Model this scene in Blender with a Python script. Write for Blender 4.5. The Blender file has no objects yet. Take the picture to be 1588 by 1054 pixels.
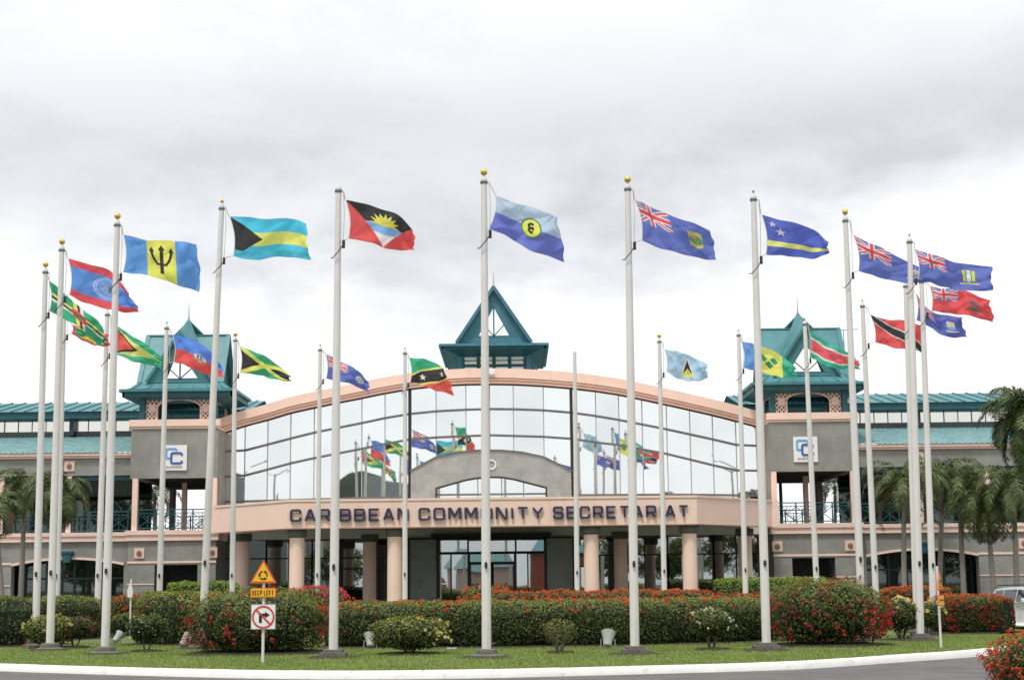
import bpy, math, random
import numpy as np
from mathutils import Vector, Matrix
random.seed(7); RNG = np.random.default_rng(11)
SC = bpy.context.scene
COL = SC.collection
PI = math.pi
# ------------------------------------------------------------------ camera
F = 2400.0; CX = 794.0; CY = 527.0; EYE = 1.75
PITCH = math.atan(378 / F); ROLL = math.radians(0.62)
cam_d = bpy.data.cameras.new('camera'); cam = bpy.data.objects.new('camera', cam_d); COL.objects.link(cam)
cam_d.sensor_width = 36; cam_d.lens = F / 1588 * 36; cam_d.clip_end = 3000; cam_d.clip_start = 0.1
CR = Matrix.Rotation(PI / 2 + PITCH, 3, 'X') @ Matrix.Rotation(-ROLL, 3, 'Z')
cam.matrix_world = Matrix.Translation((0, 0, EYE)) @ CR.to_4x4()
SC.camera = cam
def ray(px, py): return CR @ Vector(((px - CX) / F, (CY - py) / F, -1))
def G(px, py, z=0.12):                       # where the line of sight meets the ground
    d = ray(px, py); k = (z - EYE) / d.z; return Vector((d.x * k, d.y * k, z))
def at(px, py, Y):                           # ... meets the vertical plane at distance Y
    d = ray(px, py); k = Y / d.y; return Vector((d.x * k, Y, EYE + d.z * k))
def depth_for_height(px, py, h):
    d = ray(px, py); return d.y * (h - EYE) / d.z
# ------------------------------------------------------------------ materials
def mat(name, col, rough=0.7, var=0.12, scale=3.0, bump=0.0, bscale=40.0, metal=0.0, col2=None, spec=0.4, coord='Object', stretch=None, grime=None):
    m = bpy.data.materials.new(name); m.use_nodes = True; nt = m.node_tree; N = nt.nodes; L = nt.links
    b = N['Principled BSDF']; b.inputs['Roughness'].default_value = rough; b.inputs['Metallic'].default_value = metal
    b.inputs['Specular IOR Level'].default_value = spec
    tc = N.new('ShaderNodeTexCoord'); mp = N.new('ShaderNodeMapping'); L.new(tc.outputs[coord], mp.inputs[0])
    if stretch: mp.inputs['Scale'].default_value = stretch
    n = N.new('ShaderNodeTexNoise'); n.inputs['Scale'].default_value = scale; n.inputs['Detail'].default_value = 7; n.inputs['Roughness'].default_value = .62
    L.new(mp.outputs[0], n.inputs['Vector'])
    r = N.new('ShaderNodeValToRGB'); r.color_ramp.elements[0].position = .3; r.color_ramp.elements[1].position = .7
    c1 = [max(0, c * (1 - var)) for c in col]; c2 = [c * (1 + var) for c in col] if col2 is None else col2
    r.color_ramp.elements[0].color = (*c1, 1); r.color_ramp.elements[1].color = (*[min(1, c) for c in c2], 1)
    L.new(n.outputs[0], r.inputs[0]); out = r.outputs[0]
    if grime:
        g = N.new('ShaderNodeTexNoise'); g.inputs['Scale'].default_value = grime[0]; g.inputs['Detail'].default_value = 9; g.inputs['Roughness'].default_value = .7
        mp2 = N.new('ShaderNodeMapping'); mp2.inputs['Scale'].default_value = grime[3] if len(grime) > 3 else (1, 1, 1)
        L.new(tc.outputs[coord], mp2.inputs[0]); L.new(mp2.outputs[0], g.inputs['Vector'])
        gr = N.new('ShaderNodeValToRGB'); gr.color_ramp.elements[0].position = grime[2]; gr.color_ramp.elements[1].position = min(1, grime[2] + .18)
        gr.color_ramp.elements[0].color = (0, 0, 0, 1); gr.color_ramp.elements[1].color = (.75, .75, .75, 1)
        L.new(g.outputs[0], gr.inputs[0]); mx = N.new('ShaderNodeMixRGB'); L.new(gr.outputs[0], mx.inputs[0]); L.new(out, mx.inputs[1]); mx.inputs[2].default_value = (*grime[1], 1); out = mx.outputs[0]
    L.new(out, b.inputs['Base Color'])
    if bump:
        n2 = N.new('ShaderNodeTexNoise'); n2.inputs['Scale'].default_value = bscale; n2.inputs['Detail'].default_value = 4; L.new(tc.outputs[coord], n2.inputs['Vector'])
        bp = N.new('ShaderNodeBump'); bp.inputs['Strength'].default_value = bump; bp.inputs['Distance'].default_value = .02
        L.new(n2.outputs[0], bp.inputs['Height']); L.new(bp.outputs[0], b.inputs['Normal'])
    return m
def stone(name, c1, c2, bw, bh, mortar):      # flat stone cladding in large panels
    m = bpy.data.materials.new(name); m.use_nodes = True; nt = m.node_tree; N = nt.nodes; L = nt.links; b = N['Principled BSDF']
    tc = N.new('ShaderNodeTexCoord'); sp = N.new('ShaderNodeSeparateXYZ'); cb = N.new('ShaderNodeCombineXYZ'); L.new(tc.outputs['Object'], sp.inputs[0])
    ad = N.new('ShaderNodeMath'); ad.operation = 'ADD'; L.new(sp.outputs[0], ad.inputs[0]); L.new(sp.outputs[1], ad.inputs[1])
    L.new(ad.outputs[0], cb.inputs[0]); L.new(sp.outputs[2], cb.inputs[1])
    br = N.new('ShaderNodeTexBrick'); br.inputs['Scale'].default_value = 1; br.inputs['Brick Width'].default_value = bw; br.inputs['Row Height'].default_value = bh
    br.inputs['Mortar Size'].default_value = .006; br.inputs['Color1'].default_value = (*c1, 1); br.inputs['Color2'].default_value = (*c2, 1); br.inputs['Mortar'].default_value = (*mortar, 1); br.inputs['Bias'].default_value = -.1
    L.new(cb.outputs[0], br.inputs['Vector'])
    n = N.new('ShaderNodeTexNoise'); n.inputs['Scale'].default_value = 1.3; n.inputs['Detail'].default_value = 8; n.inputs['Roughness'].default_value = .7; L.new(tc.outputs['Object'], n.inputs['Vector'])
    mr = N.new('ShaderNodeMapRange'); mr.inputs[1].default_value = .3; mr.inputs[2].default_value = .7; mr.inputs[3].default_value = .78; mr.inputs[4].default_value = 1.18; L.new(n.outputs[0], mr.inputs[0])
    mx = N.new('ShaderNodeMixRGB'); mx.blend_type = 'MULTIPLY'; mx.inputs[0].default_value = 1; L.new(br.outputs[0], mx.inputs[1]); L.new(mr.outputs[0], mx.inputs[2]); L.new(mx.outputs[0], b.inputs['Base Color'])
    b.inputs['Roughness'].default_value = .6
    return m
def attr_mat(name, rough=.6, transl=.3, spec=.3, lo=.85, hi=1.12):    # colour comes from the mesh's own colour attribute
    m = bpy.data.materials.new(name); m.use_nodes = True; nt = m.node_tree; N = nt.nodes; L = nt.links; b = N['Principled BSDF']; o = N['Material Output']
    a = N.new('ShaderNodeAttribute'); a.attribute_name = 'Col'
    n = N.new('ShaderNodeTexNoise'); n.inputs['Scale'].default_value = 2.5; tc = N.new('ShaderNodeTexCoord'); L.new(tc.outputs['Object'], n.inputs['Vector'])
    mr = N.new('ShaderNodeMapRange'); mr.inputs[3].default_value = lo; mr.inputs[4].default_value = hi; L.new(n.outputs[0], mr.inputs[0])
    mx = N.new('ShaderNodeMixRGB'); mx.blend_type = 'MULTIPLY'; mx.inputs[0].default_value = 1; L.new(a.outputs['Color'], mx.inputs[1]); L.new(mr.outputs[0], mx.inputs[2])
    L.new(mx.outputs[0], b.inputs['Base Color']); b.inputs['Roughness'].default_value = rough; b.inputs['Specular IOR Level'].default_value = spec
    t = N.new('ShaderNodeBsdfTranslucent'); L.new(mx.outputs[0], t.inputs['Color']); s = N.new('ShaderNodeMixShader'); s.inputs[0].default_value = transl
    L.new(b.outputs[0], s.inputs[1]); L.new(t.outputs[0], s.inputs[2]); L.new(s.outputs[0], o.inputs['Surface'])
    return m
def mirror_glass(name, tint, refl, base, rough=.015):
    m = bpy.data.materials.new(name); m.use_nodes = True; nt = m.node_tree; N = nt.nodes; L = nt.links; o = N['Material Output']; N.remove(N['Principled BSDF'])
    g = N.new('ShaderNodeBsdfGlossy'); g.inputs['Color'].default_value = (*tint, 1); g.inputs['Roughness'].default_value = rough
    oi = N.new('ShaderNodeObjectInfo'); tcg = N.new('ShaderNodeTexCoord'); ng = N.new('ShaderNodeTexNoise'); ng.inputs['Scale'].default_value = .5; ng.inputs['Detail'].default_value = 3; L.new(tcg.outputs['Object'], ng.inputs['Vector'])
    sm_ = N.new('ShaderNodeMath'); sm_.operation = 'ADD'; L.new(oi.outputs['Random'], sm_.inputs[0]); L.new(ng.outputs[0], sm_.inputs[1]); rr_ = N.new('ShaderNodeMapRange'); rr_.inputs[1].default_value = .4; rr_.inputs[2].default_value = 1.6; rr_.inputs[3].default_value = .90; rr_.inputs[4].default_value = 1.0; L.new(sm_.outputs[0], rr_.inputs[0])
    tm_ = N.new('ShaderNodeMixRGB'); tm_.blend_type = 'MULTIPLY'; tm_.inputs[0].default_value = 1; tm_.inputs[1].default_value = (*tint, 1); L.new(rr_.outputs[0], tm_.inputs[2]); L.new(tm_.outputs[0], g.inputs['Color'])
    d = N.new('ShaderNodeBsdfDiffuse'); n = N.new('ShaderNodeTexNoise'); n.inputs['Scale'].default_value = .8
    mr = N.new('ShaderNodeMixRGB'); mr.inputs[1].default_value = (*base, 1); mr.inputs[2].default_value = (*[c * 1.6 for c in base], 1); L.new(n.outputs[0], mr.inputs[0]); L.new(mr.outputs[0], d.inputs[0])
    tc = N.new('ShaderNodeTexCoord'); L.new(tc.outputs['Object'], n.inputs['Vector'])
    n2 = N.new('ShaderNodeTexNoise'); n2.inputs['Scale'].default_value = .55; n2.inputs['Detail'].default_value = 1; L.new(tc.outputs['Object'], n2.inputs['Vector'])
    bp = N.new('ShaderNodeBump'); bp.inputs['Strength'].default_value = .12; bp.inputs['Distance'].default_value = .012; L.new(n2.outputs[0], bp.inputs['Height']); L.new(bp.outputs[0], g.inputs['Normal'])
    s = N.new('ShaderNodeMixShader'); s.inputs[0].default_value = refl; L.new(d.outputs[0], s.inputs[1]); L.new(g.outputs[0], s.inputs[2]); L.new(s.outputs[0], o.inputs['Surface'])
    return m
M = dict(
 peach=mat('peach_render', (.82, .605, .50), .8, .05, .9, .15, 60, grime=(1.3, (.70, .47, .36), .55, (1, 1, .22))),
 peach_dark=mat('peach_groove', (.36, .2, .14), .85, .1, 2),
 peach_lat=mat('peach_lattice', (.74, .52, .42), .8, .08, 3),
 grey=stone('grey_stone_cladding', (.245, .246, .218), (.268, .268, .238), 1.25, .62, (.185, .186, .165)),
 grey_arch=stone('grey_marble', (.27, .29, .28), (.31, .33, .315), 1.6, .8, (.2, .21, .2)),
 greydark=mat('dark_grey_band', (.11, .115, .105), .7, .12, 2),
 soffit=mat('soffit', (.74, .74, .70), .9, .08, 2),
 teal=mat('teal_metal_roof', (.062, .21, .228), .5, .22, 1.0, .05, 20, grime=(1.6, (.05, .16, .175), .50, (1, .4, 1))),
 teal_dk=mat('teal_fascia', (.02, .10, .12), .5, .2, 2),
 teal_blue=mat('blue_teal_board', (.06, .195, .25), .5, .18, 1.5, grime=(2.5, (.03, .11, .145), .54)),
 corr=mat('faded_teal_roof', (.12, .25, .265), .55, .2, 2.0, col2=(.19, .34, .34)),
 white=mat('white_panel', (.72, .73, .70), .6, .05, 2),
 offwhite=mat('clerestory_panel', (.66, .67, .6), .5, .06, 1),
 black=mat('black_frame', (.02, .022, .024), .45, .2, 4),
 mull=mat('grey_mullion', (.12, .128, .13), .4, .2, 4),
 seam=mat('glass_seam', (.30, .32, .325), .4, .2, 4),
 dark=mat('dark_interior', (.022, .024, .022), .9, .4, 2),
 pole=mat('pole_paint', (.68, .66, .63), .42, .05, 2.0, grime=(3.0, (.47, .45, .41), .545, (1, 1, .12))),
 cap=mat('pole_cap', (.23, .235, .24), .45, .1, 8, metal=.3),
 capw=mat('pale_cap', (.55, .56, .56), .4, .1, 8),
 gold=mat('gold_ball', (.72, .52, .14), .3, .2, 9, metal=.55, grime=(14, (.3, .2, .06), .55)),
 rope=mat('halyard', (.55, .54, .5), .9, .1, 20),
 rust=mat('dark_fitting', (.035, .03, .028), .6, .3, 9),
 concrete=mat('weathered_concrete', (.15, .14, .125), .95, .3, 7, .5, 30, grime=(9, (.06, .055, .05), .52)),
 letter=mat('purple_letter', (.03, .027, .08), .5, .15, 4),
 asphalt=mat('asphalt', (.125, .122, .12), .92, .22, 1.1, .6, 90, grime=(.45, (.17, .165, .16), .5)),
 kerb=mat('painted_kerb', (.80, .79, .75), .75, .06, 3, .3, 30, grime=(4.0, (.34, .32, .27), .585)),
 lawn=mat('lawn', (.10, .15, .03), .95, .3, 1.4, .8, 60, col2=(.16, .21, .055), grime=(3, (.12, .13, .05), .58)),
 ground=mat('far_ground', (.09, .11, .05), .95, .3, .2, .4, 5),
 paving=mat('paving', (.52, .51, .47), .9, .12, 1.5, .3, 30),
 bark=mat('bark', (.14, .115, .085), .9, .3, 8, .6, 25),
 palmbark=mat('palm_trunk', (.235, .215, .18), .9, .2, 5, .5, 20, stretch=(1, 1, 6)),
 shaft=mat('palm_crownshaft', (.16, .19, .08), .6, .25, 3),
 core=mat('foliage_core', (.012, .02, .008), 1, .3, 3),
 shade_soil=mat('shade_soil', (.045, .038, .024), 1, .3, 6),  # dark earth for the added contact-shade beds
 leaf=attr_mat('leaf', .55, .18, .3), flower=attr_mat('petal', .6, .35, .2), cloth=attr_mat('flag_cloth', .75, .48, .15, .98, 1.02),
 frond=attr_mat('frond', .5, .25, .35), blade=attr_mat('grass_blade', .7, .3, .2),
 sun_yellow=mat('sign_yellow', (.84, .47, .02), .5, .06, 5, grime=(12, (.7, .36, .02), .6)), sign_red=mat('sign_red', (.72, .09, .025), .5, .1, 5),
 sign_red2=mat('sign_ring_red', (.60, .03, .05), .5, .1, 5), sign_white=mat('sign_white', (.78, .78, .76), .5, .04, 5),
 sign_black=mat('sign_black', (.012, .014, .03), .5, .2, 5), sign_grey=mat('sign_backing', (.33, .34, .34), .5, .15, 5),
 logo_lb=mat('logo_light_blue', (.09, .38, .70), .5, .06, 3), logo_nb=mat('logo_navy_blue', (.03, .09, .38), .5, .08, 3), logo_gr=mat('logo_grey', (.30, .33, .38), .5, .08, 3),
 lampgrey=mat('lamp_housing', (.42, .43, .39), .55, .15, 5, grime=(8, (.2, .2, .16), .56)), lampglass=mat('lamp_lens', (.6, .61, .58), .25, .1, 5),
 carpaint=mat('car_paint', (.78, .79, .80), .2, .02, 1, spec=.6), tyre=mat('tyre', (.02, .02, .02), .9, .2, 9), rim=mat('rim', (.4, .4, .42), .3, .1, 5, metal=.8),
 carglass=mirror_glass('car_glass', (.7, .75, .75), .35, (.012, .014, .015)), lens=mat('headlamp_lens', (.6, .62, .64), .15, .05, 5), redlens=mat('tail_lens', (.4, .02, .02), .2, .05, 5),
 glass=mirror_glass('mirror_glass', (.91, .95, .95), .90, (.10, .12, .13)),
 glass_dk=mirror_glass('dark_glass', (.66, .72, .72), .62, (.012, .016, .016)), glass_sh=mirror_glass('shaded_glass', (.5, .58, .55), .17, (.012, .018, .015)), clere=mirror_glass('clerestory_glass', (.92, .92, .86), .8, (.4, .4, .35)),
 glass_lv=mat('louvre_slat', (.86, .87, .76), .35, .1, 5),
 door_teal=mat('door_frame', (.02, .045, .05), .4, .2, 4),
 galv=mat('galvanised', (.35, .36, .37), .4, .12, 6, metal=.6),
 brick=mat('brick_red', (.34, .11, .07), .85, .15, 4), hallgrey=mat('hall_grey', (.23, .25, .25), .7, .1, .3),
 plastic=mat('camera_housing', (.75, .75, .74), .4, .04, 5),
 cloth_rag=mat('grey_cloth', (.3, .29, .27), .9, .2, 8),
)
# ------------------------------------------------------------------ mesh building
class MB:
    def __init__(s): s.v = []; s.f = []
    def add(s, vs, fs):
        n = len(s.v); s.v += [tuple(p) for p in vs]; s.f += [tuple(i + n for i in f) for f in fs]; return s
    def quad(s, a, b, c, d): return s.add([a, b, c, d], [(0, 1, 2, 3)])
    def tri(s, a, b, c): return s.add([a, b, c], [(0, 1, 2)])
    def box(s, x0, x1, y0, y1, z0, z1):
        return s.add([(x0, y0, z0), (x1, y0, z0), (x1, y1, z0), (x0, y1, z0), (x0, y0, z1), (x1, y0, z1), (x1, y1, z1), (x0, y1, z1)],
                     [(0, 3, 2, 1), (4, 5, 6, 7), (0, 1, 5, 4), (1, 2, 6, 5), (2, 3, 7, 6), (3, 0, 4, 7)])
    def bar(s, a, b, w, h=None, up=(0, 0, 1)):
        a = Vector(a); b = Vector(b); h = w if h is None else h; d = (b - a).normalized(); u = Vector(up)
        if abs(d.dot(u)) > .98: u = Vector((0, 1, 0))
        r = d.cross(u).normalized() * w / 2; q = r.cross(d).normalized() * h / 2
        v = [p + sr * r + sq * q for p in (a, b) for sr, sq in ((-1, -1), (1, -1), (1, 1), (-1, 1))]
        return s.add(v, [(3, 2, 1, 0), (4, 5, 6, 7), (0, 1, 5, 4), (1, 2, 6, 5), (2, 3, 7, 6), (3, 0, 4, 7)])
    def prism(s, pts, dy, closed=True):       # polygon in x,z at y=p[1] pushed back by dy
        n = len(pts); v = list(pts) + [(p[0], p[1] + dy, p[2]) for p in pts]
        return s.add(v, [tuple(range(n)), tuple(range(2 * n - 1, n - 1, -1))] + [(i, (i + 1) % n, n + (i + 1) % n, n + i) for i in range(n)])
    def vprism(s, pts, z0, z1):               # plan polygon pulled up
        n = len(pts); v = [(p[0], p[1], z0) for p in pts] + [(p[0], p[1], z1) for p in pts]
        return s.add(v, [tuple(range(n - 1, -1, -1)), tuple(range(n, 2 * n))] + [(i, (i + 1) % n, n + (i + 1) % n, n + i) for i in range(n)])
    def tube(s, pts, r, seg=10, caps=True):
        pts = [Vector(p) for p in pts]; n0 = len(s.v); rs = r if isinstance(r, (list, tuple)) else [r] * len(pts)
        for i, p in enumerate(pts):
            d = (pts[min(i + 1, len(pts) - 1)] - pts[max(i - 1, 0)]).normalized()
            u = Vector((1, 0, 0)) if abs(d.x) < .9 else Vector((0, 1, 0)); a = d.cross(u).normalized(); b = d.cross(a)
            for k in range(seg):
                t = 2 * PI * k / seg; s.v.append(tuple(p + (a * math.cos(t) + b * math.sin(t)) * rs[i]))
        for i in range(len(pts) - 1):
            for k in range(seg):
                a0 = n0 + i * seg + k; a1 = n0 + i * seg + (k + 1) % seg; s.f.append((a0, a1, a1 + seg, a0 + seg))
        if caps: s.f.append(tuple(n0 + k for k in range(seg - 1, -1, -1))); s.f.append(tuple(n0 + (len(pts) - 1) * seg + k for k in range(seg)))
        return s
    def lathe(s, prof, c=(0, 0, 0), seg=20):
        n0 = len(s.v)
        for r, z in prof:
            for k in range(seg):
                t = 2 * PI * k / seg; s.v.append((c[0] + r * math.cos(t), c[1] + r * math.sin(t), c[2] + z))
        for i in range(len(prof) - 1):
            for k in range(seg):
                a0 = n0 + i * seg + k; a1 = n0 + i * seg + (k + 1) % seg; s.f.append((a0, a1, a1 + seg, a0 + seg))
        s.f.append(tuple(n0 + k for k in range(seg - 1, -1, -1))); s.f.append(tuple(n0 + (len(prof) - 1) * seg + k for k in range(seg)))
        return s
    def ball(s, c, r, seg=14, sq=1.0):
        return s.lathe([(max(.001, r * math.sin(PI * i / 10)), -r * sq * math.cos(PI * i / 10)) for i in range(11)], c, seg)
    def stroke(s, pts, t, o, sx, sz, y, dy, closed=False):  # flat mitred line of width t in the x,z plane, origin o, size sx*sz
        P = [Vector((o[0] + p[0] * sx, o[1] + p[1] * sz)) for p in pts]; n = len(P); Lf = []; Rt = []
        for i in range(n):
            a = P[(i - 1) % n] if (closed or i > 0) else None; b = P[(i + 1) % n] if (closed or i < n - 1) else None
            d1 = (P[i] - a).normalized() if a is not None else (b - P[i]).normalized(); d2 = (b - P[i]).normalized() if b is not None else d1
            n1 = Vector((-d1.y, d1.x)); n2 = Vector((-d2.y, d2.x)); m = (n1 + n2); m = m.normalized() if m.length > 1e-4 else n1
            k = t / 2 / max(.45, m.dot(n1)); Lf.append(P[i] + m * k); Rt.append(P[i] - m * k)
        m_ = n if closed else n - 1; n0 = len(s.v)
        for l, r in zip(Lf, Rt):
            s.v += [(l.x, y, l.y), (r.x, y, r.y), (l.x, y + dy, l.y), (r.x, y + dy, r.y)]
        for i in range(m_):
            a = n0 + 4 * i; b = n0 + 4 * ((i + 1) % n)
            s.f += [(a, a + 1, b + 1, b), (a + 2, b + 2, b + 3, a + 3), (a, b, b + 2, a + 2), (a + 1, a + 3, b + 3, b + 1)]
        if not closed:
            s.f += [(n0, n0 + 2, n0 + 3, n0 + 1)]; e = n0 + 4 * (n - 1); s.f += [(e, e + 1, e + 3, e + 2)]
        return s
WL = {}
def wloc(o):
    p = Vector((0, 0, 0))
    while o: p += Vector(o.location); o = o.parent
    return p
def link(o, parent=None):
    COL.objects.link(o)
    if parent: o.parent = parent
    return o
def obj(name, mb, m, parent=None, smooth=False, local=False, loc=None, bevel=0):
    me = bpy.data.meshes.new(name); off = Vector((0, 0, 0))
    if not local: off = (wloc(parent) if parent else Vector((0, 0, 0))) + (Vector(loc) if loc else Vector((0, 0, 0)))
    me.from_pydata([(x - off.x, y - off.y, z - off.z) for x, y, z in mb.v], [], mb.f); me.update()
    import bmesh
    b = bmesh.new(); b.from_mesh(me); bmesh.ops.recalc_face_normals(b, faces=b.faces); b.to_mesh(me); b.free()
    me.materials.append(m)
    if smooth:
        me.polygons.foreach_set('use_smooth', [True] * len(me.polygons)); me.set_sharp_from_angle(angle=math.radians(40))
    o = bpy.data.objects.new(name, me)
    if loc: o.location = loc
    if bevel:
        bv = o.modifiers.new('bevel', 'BEVEL'); bv.width = bevel; bv.segments = 2; bv.limit_method = 'ANGLE'
    return link(o, parent)
def tag(o, label=None, cat=None, group=None, kind=None):
    if label: o['label'] = label
    if cat: o['category'] = cat
    if group: o['group'] = group
    if kind: o['kind'] = kind
    return o
def thing(name, label, cat, loc=(0, 0, 0), group=None, rot=None):
    o = bpy.data.objects.new(name, None); o.location = loc; o.empty_display_size = .3
    if rot: o.rotation_euler = rot
    COL.objects.link(o); return tag(o, label, cat, group)
# leaf-like quads from numpy arrays
def quads_mesh(name, V, C, m, parent=None, loc=None):   # V (N,4,3), C (N,3) or (N,4,3)
    off = np.array((wloc(parent) if parent else Vector((0, 0, 0))) + (Vector(loc) if loc else Vector((0, 0, 0))))
    n = len(V); me = bpy.data.meshes.new(name); V = (V - off).reshape(-1, 3)
    me.vertices.add(4 * n); me.vertices.foreach_set('co', V.astype(np.float32).ravel())
    me.loops.add(4 * n); me.loops.foreach_set('vertex_index', np.arange(4 * n, dtype=np.int32))
    me.polygons.add(n); me.polygons.foreach_set('loop_start', np.arange(0, 4 * n, 4, dtype=np.int32)); me.polygons.foreach_set('loop_total', np.full(n, 4, dtype=np.int32))
    me.update(calc_edges=True)
    ca = me.color_attributes.new('Col', 'FLOAT_COLOR', 'POINT')
    if C.ndim == 2: C = np.repeat(C[:, None, :], 4, 1)
    cc = np.concatenate([C, np.ones((n, 4, 1))], 2).reshape(-1).astype(np.float32); ca.data.foreach_set('color', cc)
    me.materials.append(m); o = bpy.data.objects.new(name, me)
    if loc: o.location = loc
    return link(o, parent)
def norm(a): return a / np.maximum(1e-6, np.linalg.norm(a, axis=-1, keepdims=True))
def leaf_quads(P, Nrm, L, W, jit=.8, rng=RNG, up=.0):
    n = len(P); nn = norm(Nrm + rng.normal(0, jit * .6, (n, 3))); t = rng.normal(0, 1, (n, 3)); t[:, 2] += up
    a = norm(np.cross(nn, t)); b = np.cross(nn, a); l = (L * rng.uniform(.65, 1.25, n))[:, None]; w = (W * rng.uniform(.7, 1.2, n))[:, None]
    fold = nn * w * .25
    return np.stack([P - b * l * .5, P + a * w * .5 + fold, P + b * l * .5, P - a * w * .5 + fold], 1)
# ------------------------------------------------------------------ sky and light
SUN_EL = math.radians(64); SUN_AZ = math.radians(205)        # azimuth measured clockwise from +Y: behind and to the left of the camera
w = bpy.data.worlds.new('World'); SC.world = w; w.use_nodes = True; nt = w.node_tree; N = nt.nodes; L = nt.links
bg = N['Background']; out = N['World Output']
sky = N.new('ShaderNodeTexSky'); sky.sky_type = 'NISHITA'; sky.sun_disc = False; sky.sun_elevation = SUN_EL; sky.sun_rotation = SUN_AZ; sky.air_density = 1.4; sky.dust_density = 2
tc = N.new('ShaderNodeTexCoord'); sp = N.new('ShaderNodeSeparateXYZ'); L.new(tc.outputs['Generated'], sp.inputs[0])
def noise(scale, stretch, det=6, rough=.55, dist=0.0, off=(0, 0, 0)):
    mp = N.new('ShaderNodeMapping'); mp.inputs['Scale'].default_value = stretch; mp.inputs['Location'].default_value = off; L.new(tc.outputs['Generated'], mp.inputs[0])
    n = N.new('ShaderNodeTexNoise'); n.inputs['Scale'].default_value = scale; n.inputs['Detail'].default_value = det; n.inputs['Roughness'].default_value = rough; n.inputs['Distortion'].default_value = dist
    L.new(mp.outputs[0], n.inputs['Vector']); return n.outputs[0]
def rng_(v, a, b, c, d, smooth=True):
    m = N.new('ShaderNodeMapRange'); m.interpolation_type = 'SMOOTHSTEP' if smooth else 'LINEAR'
    for i, q in enumerate((a, b, c, d)): m.inputs[i + 1].default_value = q
    L.new(v, m.inputs[0]); return m.outputs[0]
def mth(op, a, b):
    m = N.new('ShaderNodeMath'); m.operation = op
    for i, q in enumerate((a, b)):
        if isinstance(q, (int, float)): m.inputs[i].default_value = q
        else: L.new(q, m.inputs[i])
    return m.outputs[0]
z = sp.outputs[2]; xx = sp.outputs[0]
big = noise(3.1, (1, 1, 2.5), 5, .5, .35, (.4, 0, .25)); fine = noise(8, (1, 1, 2.2), 7, .6, .2, (2, 0, 0))
mixn = mth('ADD', mth('MULTIPLY', big, .62), mth('MULTIPLY', fine, .38))
wob = mth('MULTIPLY', mth('SUBTRACT', mixn, .5), .20)
zz = mth('ADD', z, mth('ADD', wob, mth('MULTIPLY', xx, -.06)))
band = mth('MULTIPLY', rng_(zz, .175, .245, 0, 1), rng_(zz, .25, .37, 1, .12))   # the grey base of the cloud deck, lighter above
dens = mth('MULTIPLY', band, rng_(mixn, .30, .62, .55, 1.0))
rmp = N.new('ShaderNodeValToRGB'); e = rmp.color_ramp.elements; e[0].position = 0; e[0].color = (.985, .985, 1.0, 1); e[1].position = 1; e[1].color = (.61, .62, .655, 1)
m1 = e.new(.35); m1.color = (.83, .84, .865, 1)
soft = mth('ADD', mth('MULTIPLY', dens, .95), rng_(fine, .42, .68, 0, .20))
L.new(soft, rmp.inputs[0])
# Nishita sky (strength 0.1) seen through the thinnest cloud only
sm = N.new('ShaderNodeMixRGB'); sm.blend_type = 'MULTIPLY'; sm.inputs[0].default_value = 1; L.new(sky.outputs[0], sm.inputs[1]); sm.inputs[2].default_value = (.1, .1, .1, 1)
mx = N.new('ShaderNodeMixRGB'); mx.inputs[0].default_value = .93; L.new(sm.outputs[0], mx.inputs[1]); L.new(rmp.outputs[0], mx.inputs[2])
L.new(mx.outputs[0], bg.inputs[0]); bg.inputs[1].default_value = 1.16
sd = bpy.data.lights.new('sun', 'SUN'); sd.energy = 2.7; sd.angle = math.radians(10); sd.color = (1, .965, .91); so = bpy.data.objects.new('sun', sd); COL.objects.link(so)
dirv = Vector((math.sin(SUN_AZ) * math.cos(SUN_EL), math.cos(SUN_AZ) * math.cos(SUN_EL), math.sin(SUN_EL)))
so.rotation_euler = dirv.to_track_quat('Z', 'Y').to_euler(); so.location = dirv * 60
SC.view_settings.view_transform = 'Standard'; SC.view_settings.look = 'None'; SC.view_settings.exposure = 0; SC.view_settings.gamma = 1
SC.render.engine = 'CYCLES'; SC.cycles.max_bounces = 8
# ------------------------------------------------------------------ ground, road, island
tag(obj('ground', MB().quad((-900, -700, -.012), (900, -700, -.012), (900, 1500, -.012), (-900, 1500, -.012)), M['ground']), kind='structure')
tag(obj('road', MB().quad((-60, -14, 0), (60, -14, 0), (60, 74.5, 0), (-60, 74.5, 0)), M['asphalt']), kind='structure')
tag(obj('forecourt_paving', MB().quad((-60, 74.0, .006), (60, 74.0, .006), (60, 100, .006), (-60, 100, .006)), M['paving']), kind='structure')
kp = [(0, 1040), (169, 1045.5), (330, 1050), (480, 1052.5), (600, 1052.5), (770, 1050.5), (940, 1046), (1074, 1042.5), (1240, 1037), (1371, 1028), (1532, 1016)]
front = [G(x, y, 0).xy for x, y in kp]
l0 = front[0]; r0 = front[-1]
ring = [Vector(p) for p in ((-17.2, 44), (-18.6, 50), (-17.5, 58), (-13.5, 65), (-7, 68.6), (0, 69.6), (7, 68.6), (13, 65), (17.3, 58), (18.0, 51), (16.2, 45.2), (13.4, 40))]
ctrl = [Vector((-13.5, 36.2)), *front, *ring[::-1]]
def closed_spline(P, k=8):
    n = len(P); o = []
    for i in range(n):
        a, b, c, d = P[i - 1], P[i], P[(i + 1) % n], P[(i + 2) % n]
        for j in range(k):
            t = j / k; o.append(.5 * ((2 * b) + (c - a) * t + (2 * a - 5 * b + 4 * c - d) * t * t + (3 * b - 3 * c + d - a) * t ** 3))
    return o
edge = closed_spline(ctrl)
def inset(P, d):
    n = len(P); o = []
    for i in range(n):
        t = (P[(i + 1) % n] - P[i - 1]).normalized(); o.append(P[i] + Vector((-t.y, t.x)) * d)
    return o
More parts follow.
